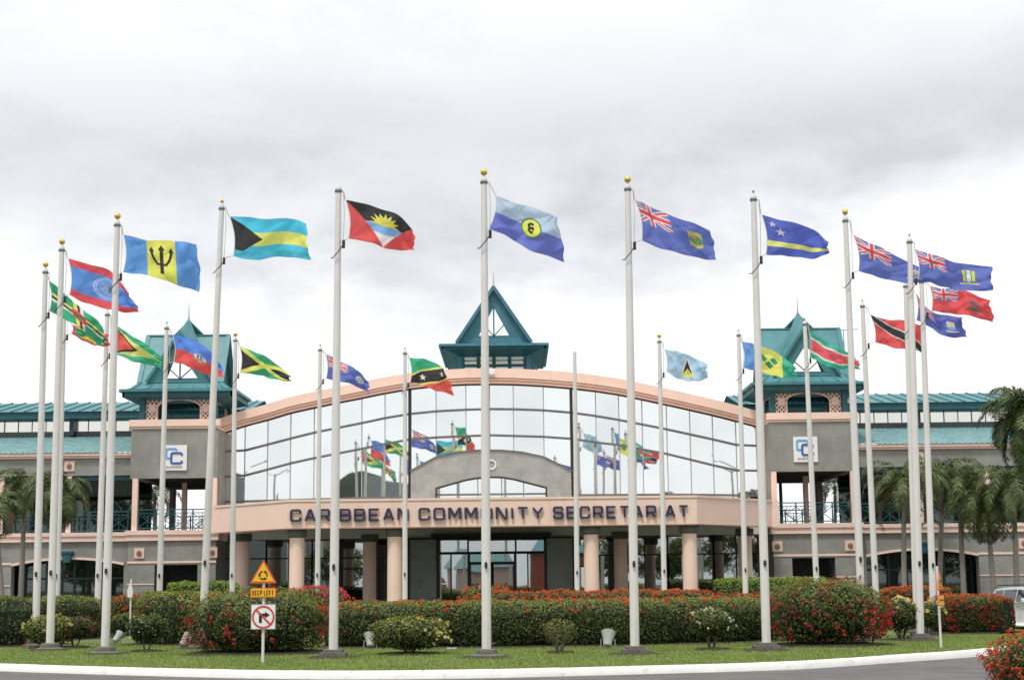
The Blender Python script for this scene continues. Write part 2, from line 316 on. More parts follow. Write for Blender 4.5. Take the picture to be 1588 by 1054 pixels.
def resample(P, step):
    cum = [0.0]
    for i in range(len(P)): cum.append(cum[-1] + (P[(i + 1) % len(P)] - P[i]).length)
    n_ = int(cum[-1] / step); o = []; cumn = np.array(cum); X_ = np.array([p.x for p in P] + [P[0].x]); Y_ = np.array([p.y for p in P] + [P[0].y])
    for k in range(n_):
        for s in (k * cum[-1] / n_ + .006, k * cum[-1] / n_ + .018, (k + .5) * cum[-1] / n_, (k + 1) * cum[-1] / n_ - .018, (k + 1) * cum[-1] / n_ - .006): o.append((Vector((float(np.interp(s, cumn, X_)), float(np.interp(s, cumn, Y_)))), k))
    return o
stones = resample(edge, 1.35); kid = [k for _, k in stones]; edge_k = [p for p, _ in stones]; kj = {k: (random.uniform(-.004, .005), random.uniform(-.006, .006)) for k in set(kid)}
mb = MB(); prof = [(0, 0), (.012, .115), (.04, .145), (.24, .15), (.27, .135), (.275, .09)]
rows = []; n = len(edge_k)
for d, h in prof:
    ips = inset(edge_k, d); rows.append([(p.x, p.y, h - (.035 if (i % 5 in (0, 4)) and h > .05 else 0) + (kj[kid[i]][0] if h > .05 else 0)) for i, p in enumerate(ips)])
for r_ in rows: mb.v += r_
for i in range(len(rows) - 1):
    for j in range(n): mb.f.append((i * n + j, i * n + (j + 1) % n, (i + 1) * n + (j + 1) % n, (i + 1) * n + j))
tag(obj('kerb', mb, M['kerb'], smooth=True), kind='structure')
isl = inset(edge, .27); mb = MB(); mb.add([(p.x, p.y, .12) for p in isl], [tuple(range(len(isl)))]); tag(obj('island_lawn', mb, M['lawn']), kind='structure')
# short grass blades over the part of the lawn the camera sees
from mathutils.geometry import tessellate_polygon
A = np.array([[p.x, p.y] for p in isl])
def inside(P, A=A):
    x, y = P[:, 0], P[:, 1]; r = np.zeros(len(P), bool); m = len(A)
    for i in range(m):
        x0, y0 = A[i - 1]; x1, y1 = A[i]; c = (y0 > y) != (y1 > y)
        if c.any():
            xi = x0 + (y - y0) * (x1 - x0) / (y1 - y0 + 1e-12); r ^= c & (x < xi)
    return r
NB = 150000; P2 = np.stack([RNG.uniform(-14, 16, NB), 25 + 22 * RNG.uniform(0, 1, NB) ** 1.5], 1); P2 = P2[inside(P2)]
nb = len(P2); h = RNG.uniform(.018, .05, nb); ang = RNG.uniform(0, PI, nb); bw = .012; P3 = np.column_stack([P2, np.full(nb, .118)])
dx = np.column_stack([np.cos(ang), np.sin(ang), np.zeros(nb)]) * bw; lean = RNG.normal(0, .018, (nb, 3)); lean[:, 2] = h
V = np.stack([P3 - dx, P3 + dx, P3 + dx * .3 + lean, P3 - dx * .3 + lean], 1)
pat = .5 + .5 * np.sin(P2[:, 0] * 1.7 + 2 * np.sin(P2[:, 1] * 1.3)) * np.cos(P2[:, 1] * 2.1 + P2[:, 0] * .6)
pat = np.clip(pat * .6 + RNG.uniform(0, .4, nb), 0, 1)[:, None]
C = (1 - pat) * np.array([.18, .265, .05]) + pat * np.array([.30, .38, .10]); dry = RNG.uniform(0, 1, nb) < .07; C[dry] = [.30, .28, .13]
tag(quads_mesh('grass', V, C, M['blade']), kind='stuff', label='short mown grass of the roundabout island', cat='grass')

# ------------------------------------------------------------------ vegetation makers
def sinnoise(P, s, k=1.0):
    a = s * 12.9898
    return (np.sin(P[:, 0] * 3.1 * k + a) * np.sin(P[:, 1] * 3.7 * k + a * 1.7) + .6 * np.sin(P[:, 2] * 5.3 * k + P[:, 0] * 4.1 * k + a * .3) + .5 * np.sin(P[:, 0] * 8.3 * k + a) * np.sin(P[:, 2] * 9.1 * k - a) * np.cos(P[:, 1] * 7.7 * k)) / 2
GREENS = {
 'ixora': ((.03, .055, .014), (.235, .27, .055)), 'olive': ((.05, .08, .015), (.30, .32, .06)), 'dark': ((.028, .056, .015), (.19, .23, .05)),
 'lime': ((.08, .15, .018), (.26, .38, .055)), 'rusty': ((.045, .058, .016), (.21, .18, .045)), 'grey': ((.06, .065, .04), (.13, .12, .075))}
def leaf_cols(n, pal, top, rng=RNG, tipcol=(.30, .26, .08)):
    a, b = GREENS[pal]; k = np.clip(rng.beta(1.5, 3.4, n) + .55 * top - .08, 0, 1)[:, None]; c = (1 - k) * np.array(a) + k * np.array(b)  # brighter greens towards the top: new growth, plus sunlight put into the colour
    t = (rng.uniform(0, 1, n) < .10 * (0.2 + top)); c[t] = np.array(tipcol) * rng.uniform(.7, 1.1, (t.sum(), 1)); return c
def flowers(name, P, cols, r, parent, per=11):
    n = len(P)
    if n == 0: return
    c = np.repeat(P, per, 0); d = norm(RNG.normal(0, 1, (n * per, 3)) + np.array([0, -.5, .5])); rr = np.repeat(r * RNG.uniform(.7, 1.25, n), per)[:, None]
    V = leaf_quads(c + d * rr * .75, d, r * .95, r * .9, .5); cc = np.repeat(cols, per, 0) * RNG.uniform(.7, 1.25, (n * per, 1))
    o = quads_mesh(name, V, np.clip(cc, 0, 1), M['flower'], parent); o['kind'] = 'stuff'; return o
RED = ((.42, .02, .025), (.66, .05, .045)); ORANGE = ((.58, .07, .025), (.74, .15, .05)); YEL = ((.80, .66, .20), (.85, .78, .42)); WHT = ((.78, .76, .62), (.85, .84, .75)); PINK = ((.66, .05, .10), (.75, .12, .14))
def fcols(n, pal): k = RNG.uniform(0, 1, (n, 1)); return (1 - k) * np.array(pal[0]) + k * np.array(pal[1])
def bush(c, rx, ry, h, label, pal='ixora', p=2.8, dens=620, leafL=.075, fl=None, stem=.0, cat='bush', name='flowering_bush', group=None, gaps=.08, seed=None, nst=5, lift=.0):
    """a rounded clipped shrub: c on the ground, half widths rx ry, height h; fl=(count, palette, zmin, zmax, patchiness, radius)"""
    seed = random.random() * 10 if seed is None else seed
    t = thing(name, label, cat, tuple(c), group); cz = c[2] + stem + (h - stem) * .5; hz = (h - stem) * .5
    area = 4 * PI * ((rx * ry) ** 1.6 / 3 + 2 * (rx * hz) ** 1.6 / 3) ** (1 / 1.6); n = int(area * dens)
    def surf(n, sh0, sh1):
        d = norm(RNG.normal(0, 1, (n, 3)) * np.array([rx, ry, hz])); q = np.abs(d) / np.array([rx, ry, hz]); r = (q ** p).sum(1) ** (-1 / p)
        S = d * r[:, None]; nn = norm(np.sign(d) * (np.abs(S) / np.array([rx, ry, hz])) ** (p - 1) / np.array([rx, ry, hz]))
        disp = 1 + .12 * sinnoise(S * 1.3 / max(.5, min(rx, hz)), seed) + .07 * sinnoise(S * 3.4, seed + 1) + .03 * sinnoise(S * 8, seed + 2)
        S = S * (disp * RNG.uniform(sh0, sh1, n))[:, None]; return S, nn, disp
    S, nn, disp = surf(n, .80, 1.03)
    if gaps: k = sinnoise(S * 3.2, seed + 3) > (-.75 + gaps); S, nn = S[k], nn[k]
    Pw = S + np.array([c[0], c[1], cz]); ok = Pw[:, 2] > c[2] + .02; Pw, nn = Pw[ok], nn[ok]; top = np.clip((Pw[:, 2] - cz) / hz, -1, 1)
    quads = leaf_quads(Pw, nn + np.array([0, 0, .25]), leafL, leafL * .48, .9)
    quads_mesh('leaves', quads, leaf_cols(len(Pw), pal, np.clip(top, 0, 1)) * (.78 + .22 * np.clip(top + .3, -1, 1))[:, None], M['leaf'], t)  # colour falls off downwards: the bush's self-shade put into its leaves
    ring = MB(); K_ = 30; rows_ = ((1.10, .004), (1.02, .045), (.5, .06))
    for s_, hh in rows_:
        for k in range(K_):
            a = 2 * PI * k / K_; q_ = s_ * (1 + (.05 * math.sin(5 * a + seed) + .04 * math.sin(11 * a + 2 * seed) if s_ > 1 else 0)) * (1 if stem < .02 else .72); ring.v.append((c[0] + rx * q_ * math.cos(a), c[1] + ry * q_ * math.sin(a), c[2] + hh))
    for i in range(2):
        for k in range(K_): ring.f.append((i * K_ + k, i * K_ + (k + 1) % K_, (i + 1) * K_ + (k + 1) % K_, (i + 1) * K_ + k))
    ring.f.append(tuple(2 * K_ + k for k in range(K_))); obj('soil_shade_bed', ring, M['shade_soil'], t)  # dark earth ring added as contact shade round the bush's foot
    # dark inner mass of twigs
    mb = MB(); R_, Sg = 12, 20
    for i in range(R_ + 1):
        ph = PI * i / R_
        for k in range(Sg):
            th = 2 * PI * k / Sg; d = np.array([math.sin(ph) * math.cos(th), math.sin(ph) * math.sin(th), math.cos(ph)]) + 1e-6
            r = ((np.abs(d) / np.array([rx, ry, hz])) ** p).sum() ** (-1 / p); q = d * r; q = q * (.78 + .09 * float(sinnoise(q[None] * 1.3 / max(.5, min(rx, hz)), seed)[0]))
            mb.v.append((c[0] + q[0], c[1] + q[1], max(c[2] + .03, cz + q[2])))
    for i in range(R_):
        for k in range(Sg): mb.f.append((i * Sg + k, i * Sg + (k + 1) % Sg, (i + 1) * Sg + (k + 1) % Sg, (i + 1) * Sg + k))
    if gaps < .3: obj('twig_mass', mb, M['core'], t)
    if stem > .02 or gaps >= .3:
        mb = MB()
        for i in range(nst):
            a = 2 * PI * i / nst + seed; top_ = Vector((c[0] + math.cos(a) * rx * .55, c[1] + math.sin(a) * ry * .55, cz + hz * .1)); b0 = Vector((c[0] + math.cos(a) * .05, c[1] + math.sin(a) * .05, c[2]))
            mid = b0.lerp(top_, .5) + Vector((0, 0, .02)); mb.tube([b0, mid, top_], [.024, .016, .007], 6)
            if gaps >= .3:
                for j in range(7):
                    e_ = top_ + Vector((random.uniform(-.5, .5) * rx, random.uniform(-.5, .5) * ry, random.uniform(-.2, .8) * hz)); mb.tube([mid.lerp(top_, random.random()), e_], [.006, .003], 4)
        obj('stem', mb, M['bark'], t)
    for f in ([fl] if fl and not isinstance(fl, list) else (fl or [])):
        cnt, pal_, z0, z1, patch, fr = f[:6]; S, nn, disp = surf(cnt * 6, 1.0, 1.06); rel = S[:, 2] / hz; k = (rel > z0) & (rel < z1) & (sinnoise(S * 2.1, seed + 5) > patch)
        if len(f) > 6: k &= (S[:, 0] / rx > f[6])
        S = S[k][:cnt]; flowers('flower_clusters', S + np.array([c[0], c[1], cz]), fcols(len(S), pal_), fr, t)
    return t
def hedge(pts, wdt, h, label, pal='ixora', dens=560, leafL=.07, fl=None, cat='hedge', name='hedge', z=.12, seed=None, rough=1.0, group=None):
    seed = random.random() * 10 if seed is None else seed
    P = np.array([(p[0], p[1]) for p in pts], float); seg = np.linalg.norm(np.diff(P, axis=0), axis=1); cum = np.concatenate([[0], np.cumsum(seg)]); Lh = cum[-1]
    def posn(s):
        x = np.interp(s, cum, P[:, 0]); y = np.interp(s, cum, P[:, 1]); e = .35
        dx = np.interp(s + e, cum, P[:, 0]) - np.interp(s - e, cum, P[:, 0]); dy = np.interp(s + e, cum, P[:, 1]) - np.interp(s - e, cum, P[:, 1]); tt = norm(np.stack([dx, dy], 1)); return x, y, tt
    mid = P[len(P) // 2]; t = thing(name, label, cat, (float(P[:, 0].mean()), float(P[:, 1].mean()), z), group)
    q = 4.5
    def surf(n, a, b):
        s = RNG.uniform(0, Lh, n); th = RNG.uniform(-.24 * PI, 1.24 * PI, n); c_, s_ = np.cos(th), np.sin(th); r = (np.abs(c_) ** q + np.abs(s_) ** q) ** (-1 / q)
        cu, cz = c_ * r, s_ * r; endf = np.clip(np.minimum(s, Lh - s) / (wdt * .5), 0, 1); ef = (1 - (1 - endf) ** 2.4) ** .5
        x, y, tt = posn(s); nx = np.stack([-tt[:, 1], tt[:, 0]], 1); B = np.column_stack([x, y, cz])
        disp = 1 + rough * (.07 * sinnoise(B * .8, seed) + .07 * sinnoise(B * 2.3, seed + 2) + .035 * sinnoise(B * 6, seed + 4)); k = disp * RNG.uniform(a, b, n)
        off = cu * wdt / 2 * k * np.maximum(ef, .03); zz = z + h * (cz * k + .84) / 1.86 * (.88 + .12 * ef); zz = np.maximum(zz, z + RNG.uniform(.02, .2, n))
        # close the two ends
        Pw = np.column_stack([x + nx[:, 0] * off, y + nx[:, 1] * off, zz]); en = np.where(s < Lh / 2, -1, 1)[:, None] * tt * (1 - ef)[:, None]
        nn = norm(np.column_stack([nx * (np.sign(cu) * np.abs(cu) ** 3)[:, None] + en, np.sign(cz) * np.abs(cz) ** 3])); return Pw, nn, cz
    n = int((2 * h + wdt) * Lh * dens); Pw, nn, cz = surf(n, .90, 1.03)
    ok = Pw[:, 2] > z + .03; Pw, nn, cz = Pw[ok], nn[ok], cz[ok]
    quads_mesh('leaves', leaf_quads(Pw, nn + np.array([0, 0, .2]), leafL, leafL * .48, .9), leaf_cols(len(Pw), pal, np.clip((cz - .4) * 1.6, 0, 1)) * (.50 + .50 * np.clip((Pw[:, 2] - z) / h * 1.25, 0, 1))[:, None], M['leaf'], t)  # shaded foot of the hedge painted into the leaf colour by height
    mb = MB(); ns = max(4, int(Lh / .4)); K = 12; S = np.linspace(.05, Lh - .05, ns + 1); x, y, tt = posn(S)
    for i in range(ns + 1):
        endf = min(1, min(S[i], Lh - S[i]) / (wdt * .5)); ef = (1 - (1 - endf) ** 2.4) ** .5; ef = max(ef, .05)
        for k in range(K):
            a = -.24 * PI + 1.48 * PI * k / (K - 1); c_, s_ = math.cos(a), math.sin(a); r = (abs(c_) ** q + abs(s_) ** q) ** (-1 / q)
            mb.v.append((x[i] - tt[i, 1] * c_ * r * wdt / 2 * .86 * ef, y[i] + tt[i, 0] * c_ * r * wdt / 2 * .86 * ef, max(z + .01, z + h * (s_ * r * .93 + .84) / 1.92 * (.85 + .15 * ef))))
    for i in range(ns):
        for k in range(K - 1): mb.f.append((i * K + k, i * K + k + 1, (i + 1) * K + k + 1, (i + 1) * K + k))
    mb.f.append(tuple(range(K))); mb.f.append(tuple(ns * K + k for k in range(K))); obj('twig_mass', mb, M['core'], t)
    sb = MB(); S = np.linspace(-.1, Lh + .1, ns + 5); x, y, tt = posn(S)
    for i in range(len(S)):
        wv = (wdt * .5 + .14 + .06 * math.sin(i * 2.3 + seed)) * (.55 if i in (0, len(S) - 1) else 1)
        for sgn, zz_ in ((-1, .004), (-.8, .045), (.8, .045), (1, .004)): sb.v.append((x[i] - tt[i, 1] * wv * sgn, y[i] + tt[i, 0] * wv * sgn, z + zz_))
    for i in range(len(S) - 1):
        for k in range(3): sb.f.append((4 * i + k, 4 * i + k + 1, 4 * i + 4 + k + 1, 4 * i + 4 + k))
    obj('soil_shade_bed', sb, M['shade_soil'], t)  # dark earth strip added to stand for contact shade under the hedge
    for f in (fl or []):
        cnt, pal_, z0, z1, patch, fr = f; Pw, nn, cz = surf(cnt * 7, 1.0, 1.04); k = (cz > z0) & (cz < z1) & (sinnoise(Pw * 1.1, seed + 5) > patch); Pw = Pw[k][:cnt]
        if len(Pw): flowers('flower_clusters', Pw, fcols(len(Pw), pal_), fr, t)
    return t
def frond_quads(base, az, el, L_, droop, leafl, cols, rng, nl=26):
    pts = []; p = Vector(base); a = el; step = L_ / 12; d2 = Vector((math.cos(az), math.sin(az), 0))
    for i in range(13): pts.append(p.copy()); p = p + (d2 * math.cos(a) + Vector((0, 0, math.sin(a)))) * step; a -= droop / 12 * (1 + .8 * i / 12)
    Q = []; C = []; side = Vector((-math.sin(az), math.cos(az), 0))
    for i in range(12):
        wv = side * (.022 * (1 - i / 14)); Q.append([pts[i] - wv, pts[i] + wv, pts[i + 1] + wv * .8, pts[i + 1] - wv * .8]); C.append((.13, .15, .05))
    for j in range(nl):
        s = .10 + .9 * j / nl; i = min(11, int(s * 12)); f = s * 12 - i; p = pts[i].lerp(pts[i + 1], f); tg = (pts[i + 1] - pts[i]).normalized(); up = side.cross(tg) * -1
        ll = leafl * (math.sin(PI * min(1, s * .85 + .12)) ** .6) * rng.uniform(.85, 1.1)
        for sg in (-1, 1):
            d = (side * sg * .8 + tg * .62 + Vector((0, 0, rng.uniform(-.25, .25)))).normalized(); m_ = p + d * ll * .5; e = m_ + (d + Vector((0, 0, -.55 - .5 * rng.random()))).normalized() * ll * .5
            wv = tg * (.034 * rng.uniform(.8, 1.3)); k = rng.random(); c = tuple(cols[0][q] * (1 - k) + cols[1][q] * k for q in range(3))
            Q.append([p - wv * .6, p + wv * .6, m_ + wv, m_ - wv]); C.append(c); Q.append([m_ - wv, m_ + wv, e + wv * .15, e - wv * .15]); C.append(c)
    return Q, C
def palm(base, top, label, nf=15, fl=1.9, seed=1, leafl=.5, shaft=True, cols=((.035, .062, .018), (.15, .185, .055)), tr=.11, group='palm trees in front of the building wings', nl=26, elr=(-.2, 1.35), droop=2.0):
    rng = random.Random(seed); t = thing('palm_tree', label, 'palm tree', tuple(base), group); b = Vector(base); tp = Vector(top)
    mid = b.lerp(tp, .5) + Vector((rng.uniform(-.12, .12), 0, 0)); mb = MB(); P = []; R_ = []
    for i in range(15):
        s = i / 14; p = (b * (1 - s) ** 2 + mid * 2 * s * (1 - s) + tp * s * s); P.append(p); R_.append(tr * (1.25 - .45 * s) * (1 + .05 * (i % 2)) + (.06 if i == 0 else 0))
    mb.tube(P, R_, 10); obj('trunk', mb, M['palmbark'], t, smooth=True)
    if shaft:
        mb = MB(); mb.tube([tp - Vector((0, 0, .03)), tp + Vector((0, 0, .3)), tp + Vector((0, 0, .62))], [tr * .95, tr * .9, tr * .45], 10); obj('crownshaft', mb, M['shaft'], t, smooth=True)
    Q = []; C = []; ct = tp + Vector((0, 0, .5 if shaft else .05))
    for i in range(nf):
        az = 2 * PI * i * .382 + rng.uniform(-.2, .2); el = elr[0] + (elr[1] - elr[0]) * (i / nf) + rng.uniform(-.12, .12)
        q, c = frond_quads(ct, az, el, fl * rng.uniform(.85, 1.1), droop * rng.uniform(.85, 1.15), leafl, cols if rng.random() > .12 or el > .1 else ((.16, .12, .05), (.22, .17, .08)), rng, nl); Q += q; C += c
    quads_mesh('crown', np.array([[tuple(p) for p in q] for q in Q]), np.array(C), M['frond'], t); return t
def tree(base, h, cr, label, seed, pal='dark', n=3200, leafL=.22, group=None, name='tree'):
    rng = random.Random(seed); t = thing(name, label, 'tree', tuple(base), group); b = Vector(base); mb = MB(); mb.tube([b, b + Vector((.1, 0, h * .3)), b + Vector((0, .1, h * .6))], [cr * .09, cr * .07, cr * .04], 8); cl = []
    for i in range(16):
        a = rng.uniform(0, 2 * PI); r = cr * rng.uniform(.1, .8); zc = h * rng.uniform(.42, .86); c = b + Vector((math.cos(a) * r, math.sin(a) * r, zc)); cl.append((c, cr * rng.uniform(.28, .48))); mb.tube([b + Vector((0, 0, h * .38)), c], [cr * .035, cr * .01], 5)
    obj('trunk', mb, M['bark'], t); Ps = []; Ns = []
    for c, r in cl:
        k = n // 16; d = norm(RNG.normal(0, 1, (k, 3))); Ps.append(np.array(c) + d * np.array([1, 1, .75]) * r * RNG.uniform(.55, 1.05, k)[:, None]); Ns.append(d)
    Ps = np.concatenate(Ps); Ns = np.concatenate(Ns); top = np.clip((Ps[:, 2] - b.z - h * .5) / (h * .5), 0, 1)
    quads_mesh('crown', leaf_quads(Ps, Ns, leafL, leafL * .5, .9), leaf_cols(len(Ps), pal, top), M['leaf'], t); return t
# ------------------------------------------------------------------ the building
X0 = -.95
B = thing('secretariat_building', 'wide grey and peach office building with arched mirror glass front and teal pavilion roofs', 'building', (X0, 77, 0))
def part(name, mb, m, parent=None, **k): return obj(name, mb, m, parent or B, **k)
RR = 80.0
def YF(x): return 77.2 + min(abs(x - X0), 12.25) ** 2 / (2 * RR)      # gently bowed, with a flat bay at each end
def onF(px, py, dy=0):
    Y = 77.2
    for _ in range(6): p = at(px, py, Y + dy); Y = YF(p.x)
    return p
def poly(pts, dy=0):
    P = [onF(x, y, dy) for x, y in pts]; return np.array([p.x for p in P]), np.array([p.z for p in P])
def ev(pl, x): return float(np.interp(x, pl[0], pl[1]))
vx = [345, 379.7, 415, 450.5, 487, 524, 561, 597, 635.5, 676.5, 723, 760, 796.8, 843.8, 887, 925, 961, 997, 1035, 1071, 1106, 1142, 1176]
TOP = poly([(330, 677), (345, 673), (380, 661), (415, 652), (450.5, 641), (487, 633), (525, 625), (561, 618), (597, 610.5), (636, 604), (676, 599.5), (723, 597), (760, 596.5), (797, 597), (844, 599.5), (886, 603), (925, 607.5), (961, 613), (995, 620), (1035, 628.6), (1070.5, 636.5), (1106, 644.6), (1142, 653.8), (1176, 663), (1192, 668)])
M1 = poly([(345, 700), (380, 698), (450.5, 679.6), (487, 670.5), (561, 655.7), (597, 648), (639, 641), (676, 637.5), (723, 635), (760, 634), (797, 634.3), (844, 636), (886, 639.5), (940, 647), (961, 651), (1035, 665.5), (1106, 681), (1142, 689.5), (1176, 691)])
M2 = poly([(345, 739), (380, 737), (450.5, 718), (487, 710), (561, 695.5), (597, 688), (636, 681), (676, 678), (760, 674.5), (844, 677), (886, 680), (940, 688), (961, 690), (1035, 703.6), (1106, 721), (1142, 729), (1176, 729.5)])
BOT = poly([(345, 777.5), (380, 777), (636, 770), (886, 767.5), (1035, 766.5), (1106, 767), (1176, 768)])
VX = [onF(x, 700).x for x in vx]
NBAY = len(VX) - 1
for i in range(NBAY):
    a, b = VX[i], VX[i + 1]; mb = MB()
    for lo, hi in ((BOT, M2), (M2, M1), (M1, TOP)):
        j = [random.uniform(-.004, .004) for _ in range(2)]
        z0a, z0b = ev(lo, a) - (.9 if lo is BOT else 0), ev(lo, b) - (.9 if lo is BOT else 0)
        mb.quad((a, YF(a) + j[0], z0a), (b, YF(b) + j[1], z0b), (b, YF(b) + j[1] + random.uniform(-.003, .003), ev(hi, b)), (a, YF(a) + j[0], ev(hi, a)))
    w_ = part('window', mb, M['glass'])
    s = MB(); s.box(a - .022, a + .022, YF(a) - .03, YF(a) + .03, ev(BOT, a) - .9, ev(TOP, a)); obj('frame', s, M['seam'], w_)
def rib(pl, name, t, out, m, x0=None, x1=None, off=0):
    xs = sorted(set([x for x in VX if (x0 is None or x >= x0 - .01) and (x1 is None or x <= x1 + .01)])); mb = MB()
    for a, b in zip(xs[:-1], xs[1:]):
        za, zb = ev(pl, a) + off, ev(pl, b) + off; ya, yb = YF(a), YF(b)
        mb.add([(a, ya - out, za - t), (b, yb - out, zb - t), (b, yb - out, zb + t), (a, ya - out, za + t), (a, ya + .02, za - t), (b, yb + .02, zb - t), (b, yb + .02, zb + t), (a, ya + .02, za + t)],
               [(0, 1, 2, 3), (3, 2, 6, 7), (4, 5, 1, 0), (7, 6, 5, 4)])
    return part(name, mb, m)
rib(M1, 'mullion', .05, .10, M['mull']); rib(M2, 'mullion', .05, .10, M['mull']); rib(BOT, 'mullion', .05, .11, M['mull'])
for x in (VX[8], VX[14]): part('mullion', MB().box(x - .07, x + .07, YF(x) - .14, YF(x) + .02, ev(BOT, x) - .5, ev(TOP, x)), M['black'])
part('mullion', MB().box(VX[0] - .06, VX[0] + .03, YF(VX[0]) - .12, YF(VX[0]) + .1, 4.2, ev(TOP, VX[0])), M['black'])
# arched peach fascia
xs = np.linspace(TOP[0][1] - .45, TOP[0][-2] + .45, 60)
def band(name, zlo, zhi, out, m, back=.0):
    mb = MB()
    for a, b in zip(xs[:-1], xs[1:]):
        ya, yb = YF(a), YF(b); za0, za1, zb0, zb1 = ev(TOP, a) + zlo, ev(TOP, a) + zhi, ev(TOP, b) + zlo, ev(TOP, b) + zhi
        mb.add([(a, ya - out, za0), (b, yb - out, zb0), (b, yb - out, zb1), (a, ya - out, za1), (a, ya + .4 + back, za0), (b, yb + .4 + back, zb0), (b, yb + .4 + back, zb1), (a, ya + .4 + back, za1)], [(0, 1, 2, 3), (3, 2, 6, 7), (4, 5, 1, 0), (7, 6, 5, 4)])
    n = len(mb.v); mb.f += [(0, 3, 7, 4), (n - 7, n - 3, n - 2, n - 6)]
    return part(name, mb, m)
band('fascia_groove', -.02, .05, .07, M['black'])
band('fascia_moulding', .05, .15, .30, M['peach']); band('fascia_groove', .15, .18, .27, M['peach_dark']); band('fascia_moulding', .18, .28, .38, M['peach']); band('fascia_groove', .28, .31, .35, M['peach_dark'])
band('arched_fascia', .31, .78, .46, M['peach'])
mb = MB()
for a, b in zip(xs[:-1], xs[1:]):
    za, zb = ev(TOP, a) + .70, ev(TOP, b) + .70; mb.quad((a, YF(a) + .35, za), (b, YF(b) + .35, zb), (b, 96, zb - .3), (a, 96, za - .3))
part('hall_roof', mb, M['corr'])
mb = MB()
for a, b in zip(xs[:-1], xs[1:]): mb.quad((a, 96, 0), (b, 96, 0), (b, 96, ev(TOP, b) + .38), (a, 96, ev(TOP, a) + .38))
for x in (xs[0], xs[-1]): mb.quad((x, YF(x) + .45, 3.9), (x, 96, 3.9), (x, 96, ev(TOP, x) + .35), (x, YF(x) + .45, ev(TOP, x) + .66))
part('rear_wall', mb, M['grey'])
# grey stone arch over the entrance with its arched window
OUT = poly([(636, 730.5), (676.5, 708.5), (709, 701), (741, 698), (777.6, 698), (810, 701), (844, 708.5), (887.3, 730.5)], -.2)
INN = poly([(676.5, 757), (723, 744), (741, 741), (760, 739.5), (778, 740), (797, 743), (847, 756)], -.2)
ya = 77.02; xa, xb = VX[8] + .07, VX[14] - .07; zb_ = ev(BOT, X0) - .5
def fillstrip(mb, xs_, lo, hi, y, dy):
    for a, b in zip(xs_[:-1], xs_[1:]):
        za0, zb0, za1, zb1 = lo(a), lo(b), hi(a), hi(b)
        if max(za1 - za0, zb1 - zb0) < .01: continue
        mb.add([(a, y, za0), (b, y, zb0), (b, y, zb1), (a, y, za1), (a, y + dy, za0), (b, y + dy, zb0), (b, y + dy, zb1), (a, y + dy, za1)], [(0, 1, 2, 3), (7, 6, 5, 4), (3, 2, 6, 7), (4, 5, 1, 0)])
i0, i1 = INN[0][0], INN[0][-1]
ax = sorted(set([xa, xb, i0 - 1e-3, i0, i1, i1 + 1e-3] + [float(x) for x in OUT[0] if xa < x < xb] + [float(x) for x in INN[0]]))
mb = MB(); fillstrip(mb, ax, lambda x: ev(INN, x) if i0 - 1e-4 <= x <= i1 + 1e-4 else zb_, lambda x: ev(OUT, x), ya - .1, .35)
part('stone_arch', mb, M['grey_arch'])
def strokeline(pl, name, t, y, m, par=None, ext=()):
    pts = list(ext[:1]) + [(float(x), float(z_)) for x, z_ in zip(*pl)] + list(ext[1:]); return obj(name, MB().stroke(pts, t, (0, 0), 1, 1, y, .12), m, par or B)
strokeline(OUT, 'arch_trim', .07, ya - .16, M['mull'])
win = part('window', MB().quad((i0, ya + .05, zb_), (i1, ya + .05, zb_), (i1, ya + .05, 8.2), (i0, ya + .05, 8.2)), M['glass'])
# glass only inside the arch: rebuilt to the arch outline
win.data.clear_geometry(); gx = [float(x) for x in INN[0]]; vs = []; fs = []
for k, x in enumerate(gx): vs += [(x - X0, ya + .05 - 77, zb_), (x - X0, ya + .05 - 77, ev(INN, x) + .02)]
for k in range(len(gx) - 1): fs.append((2 * k, 2 * k + 2, 2 * k + 3, 2 * k + 1))
win.data.from_pydata(vs, [], fs); win.data.update()
strokeline(INN, 'frame', .07, ya - .13, M['black'], win, ext=((i0 + .001, zb_), (i1 - .001, zb_)))
zt = at(760, 766, ya).z; fr = MB().box(i0, i1, ya - .02, ya + .04, zt - .045, zt + .045)
for px in (709, 741, 778, 812): x = at(px, 755, ya).x; fr.box(x - .02, x + .02, ya - .016, ya + .045, zb_, ev(INN, x))
obj('frame', fr, M['mull'], win)
c = at(762, 720, ya - .1); mb = MB(); mb.stroke([(.22 * math.cos(2 * PI * k / 24), .22 * math.sin(2 * PI * k / 24)) for k in range(24)], .06, (c.x, c.z), 1, 1, ya - .16, .1, closed=True); part('ring_emblem', mb, M['white'])
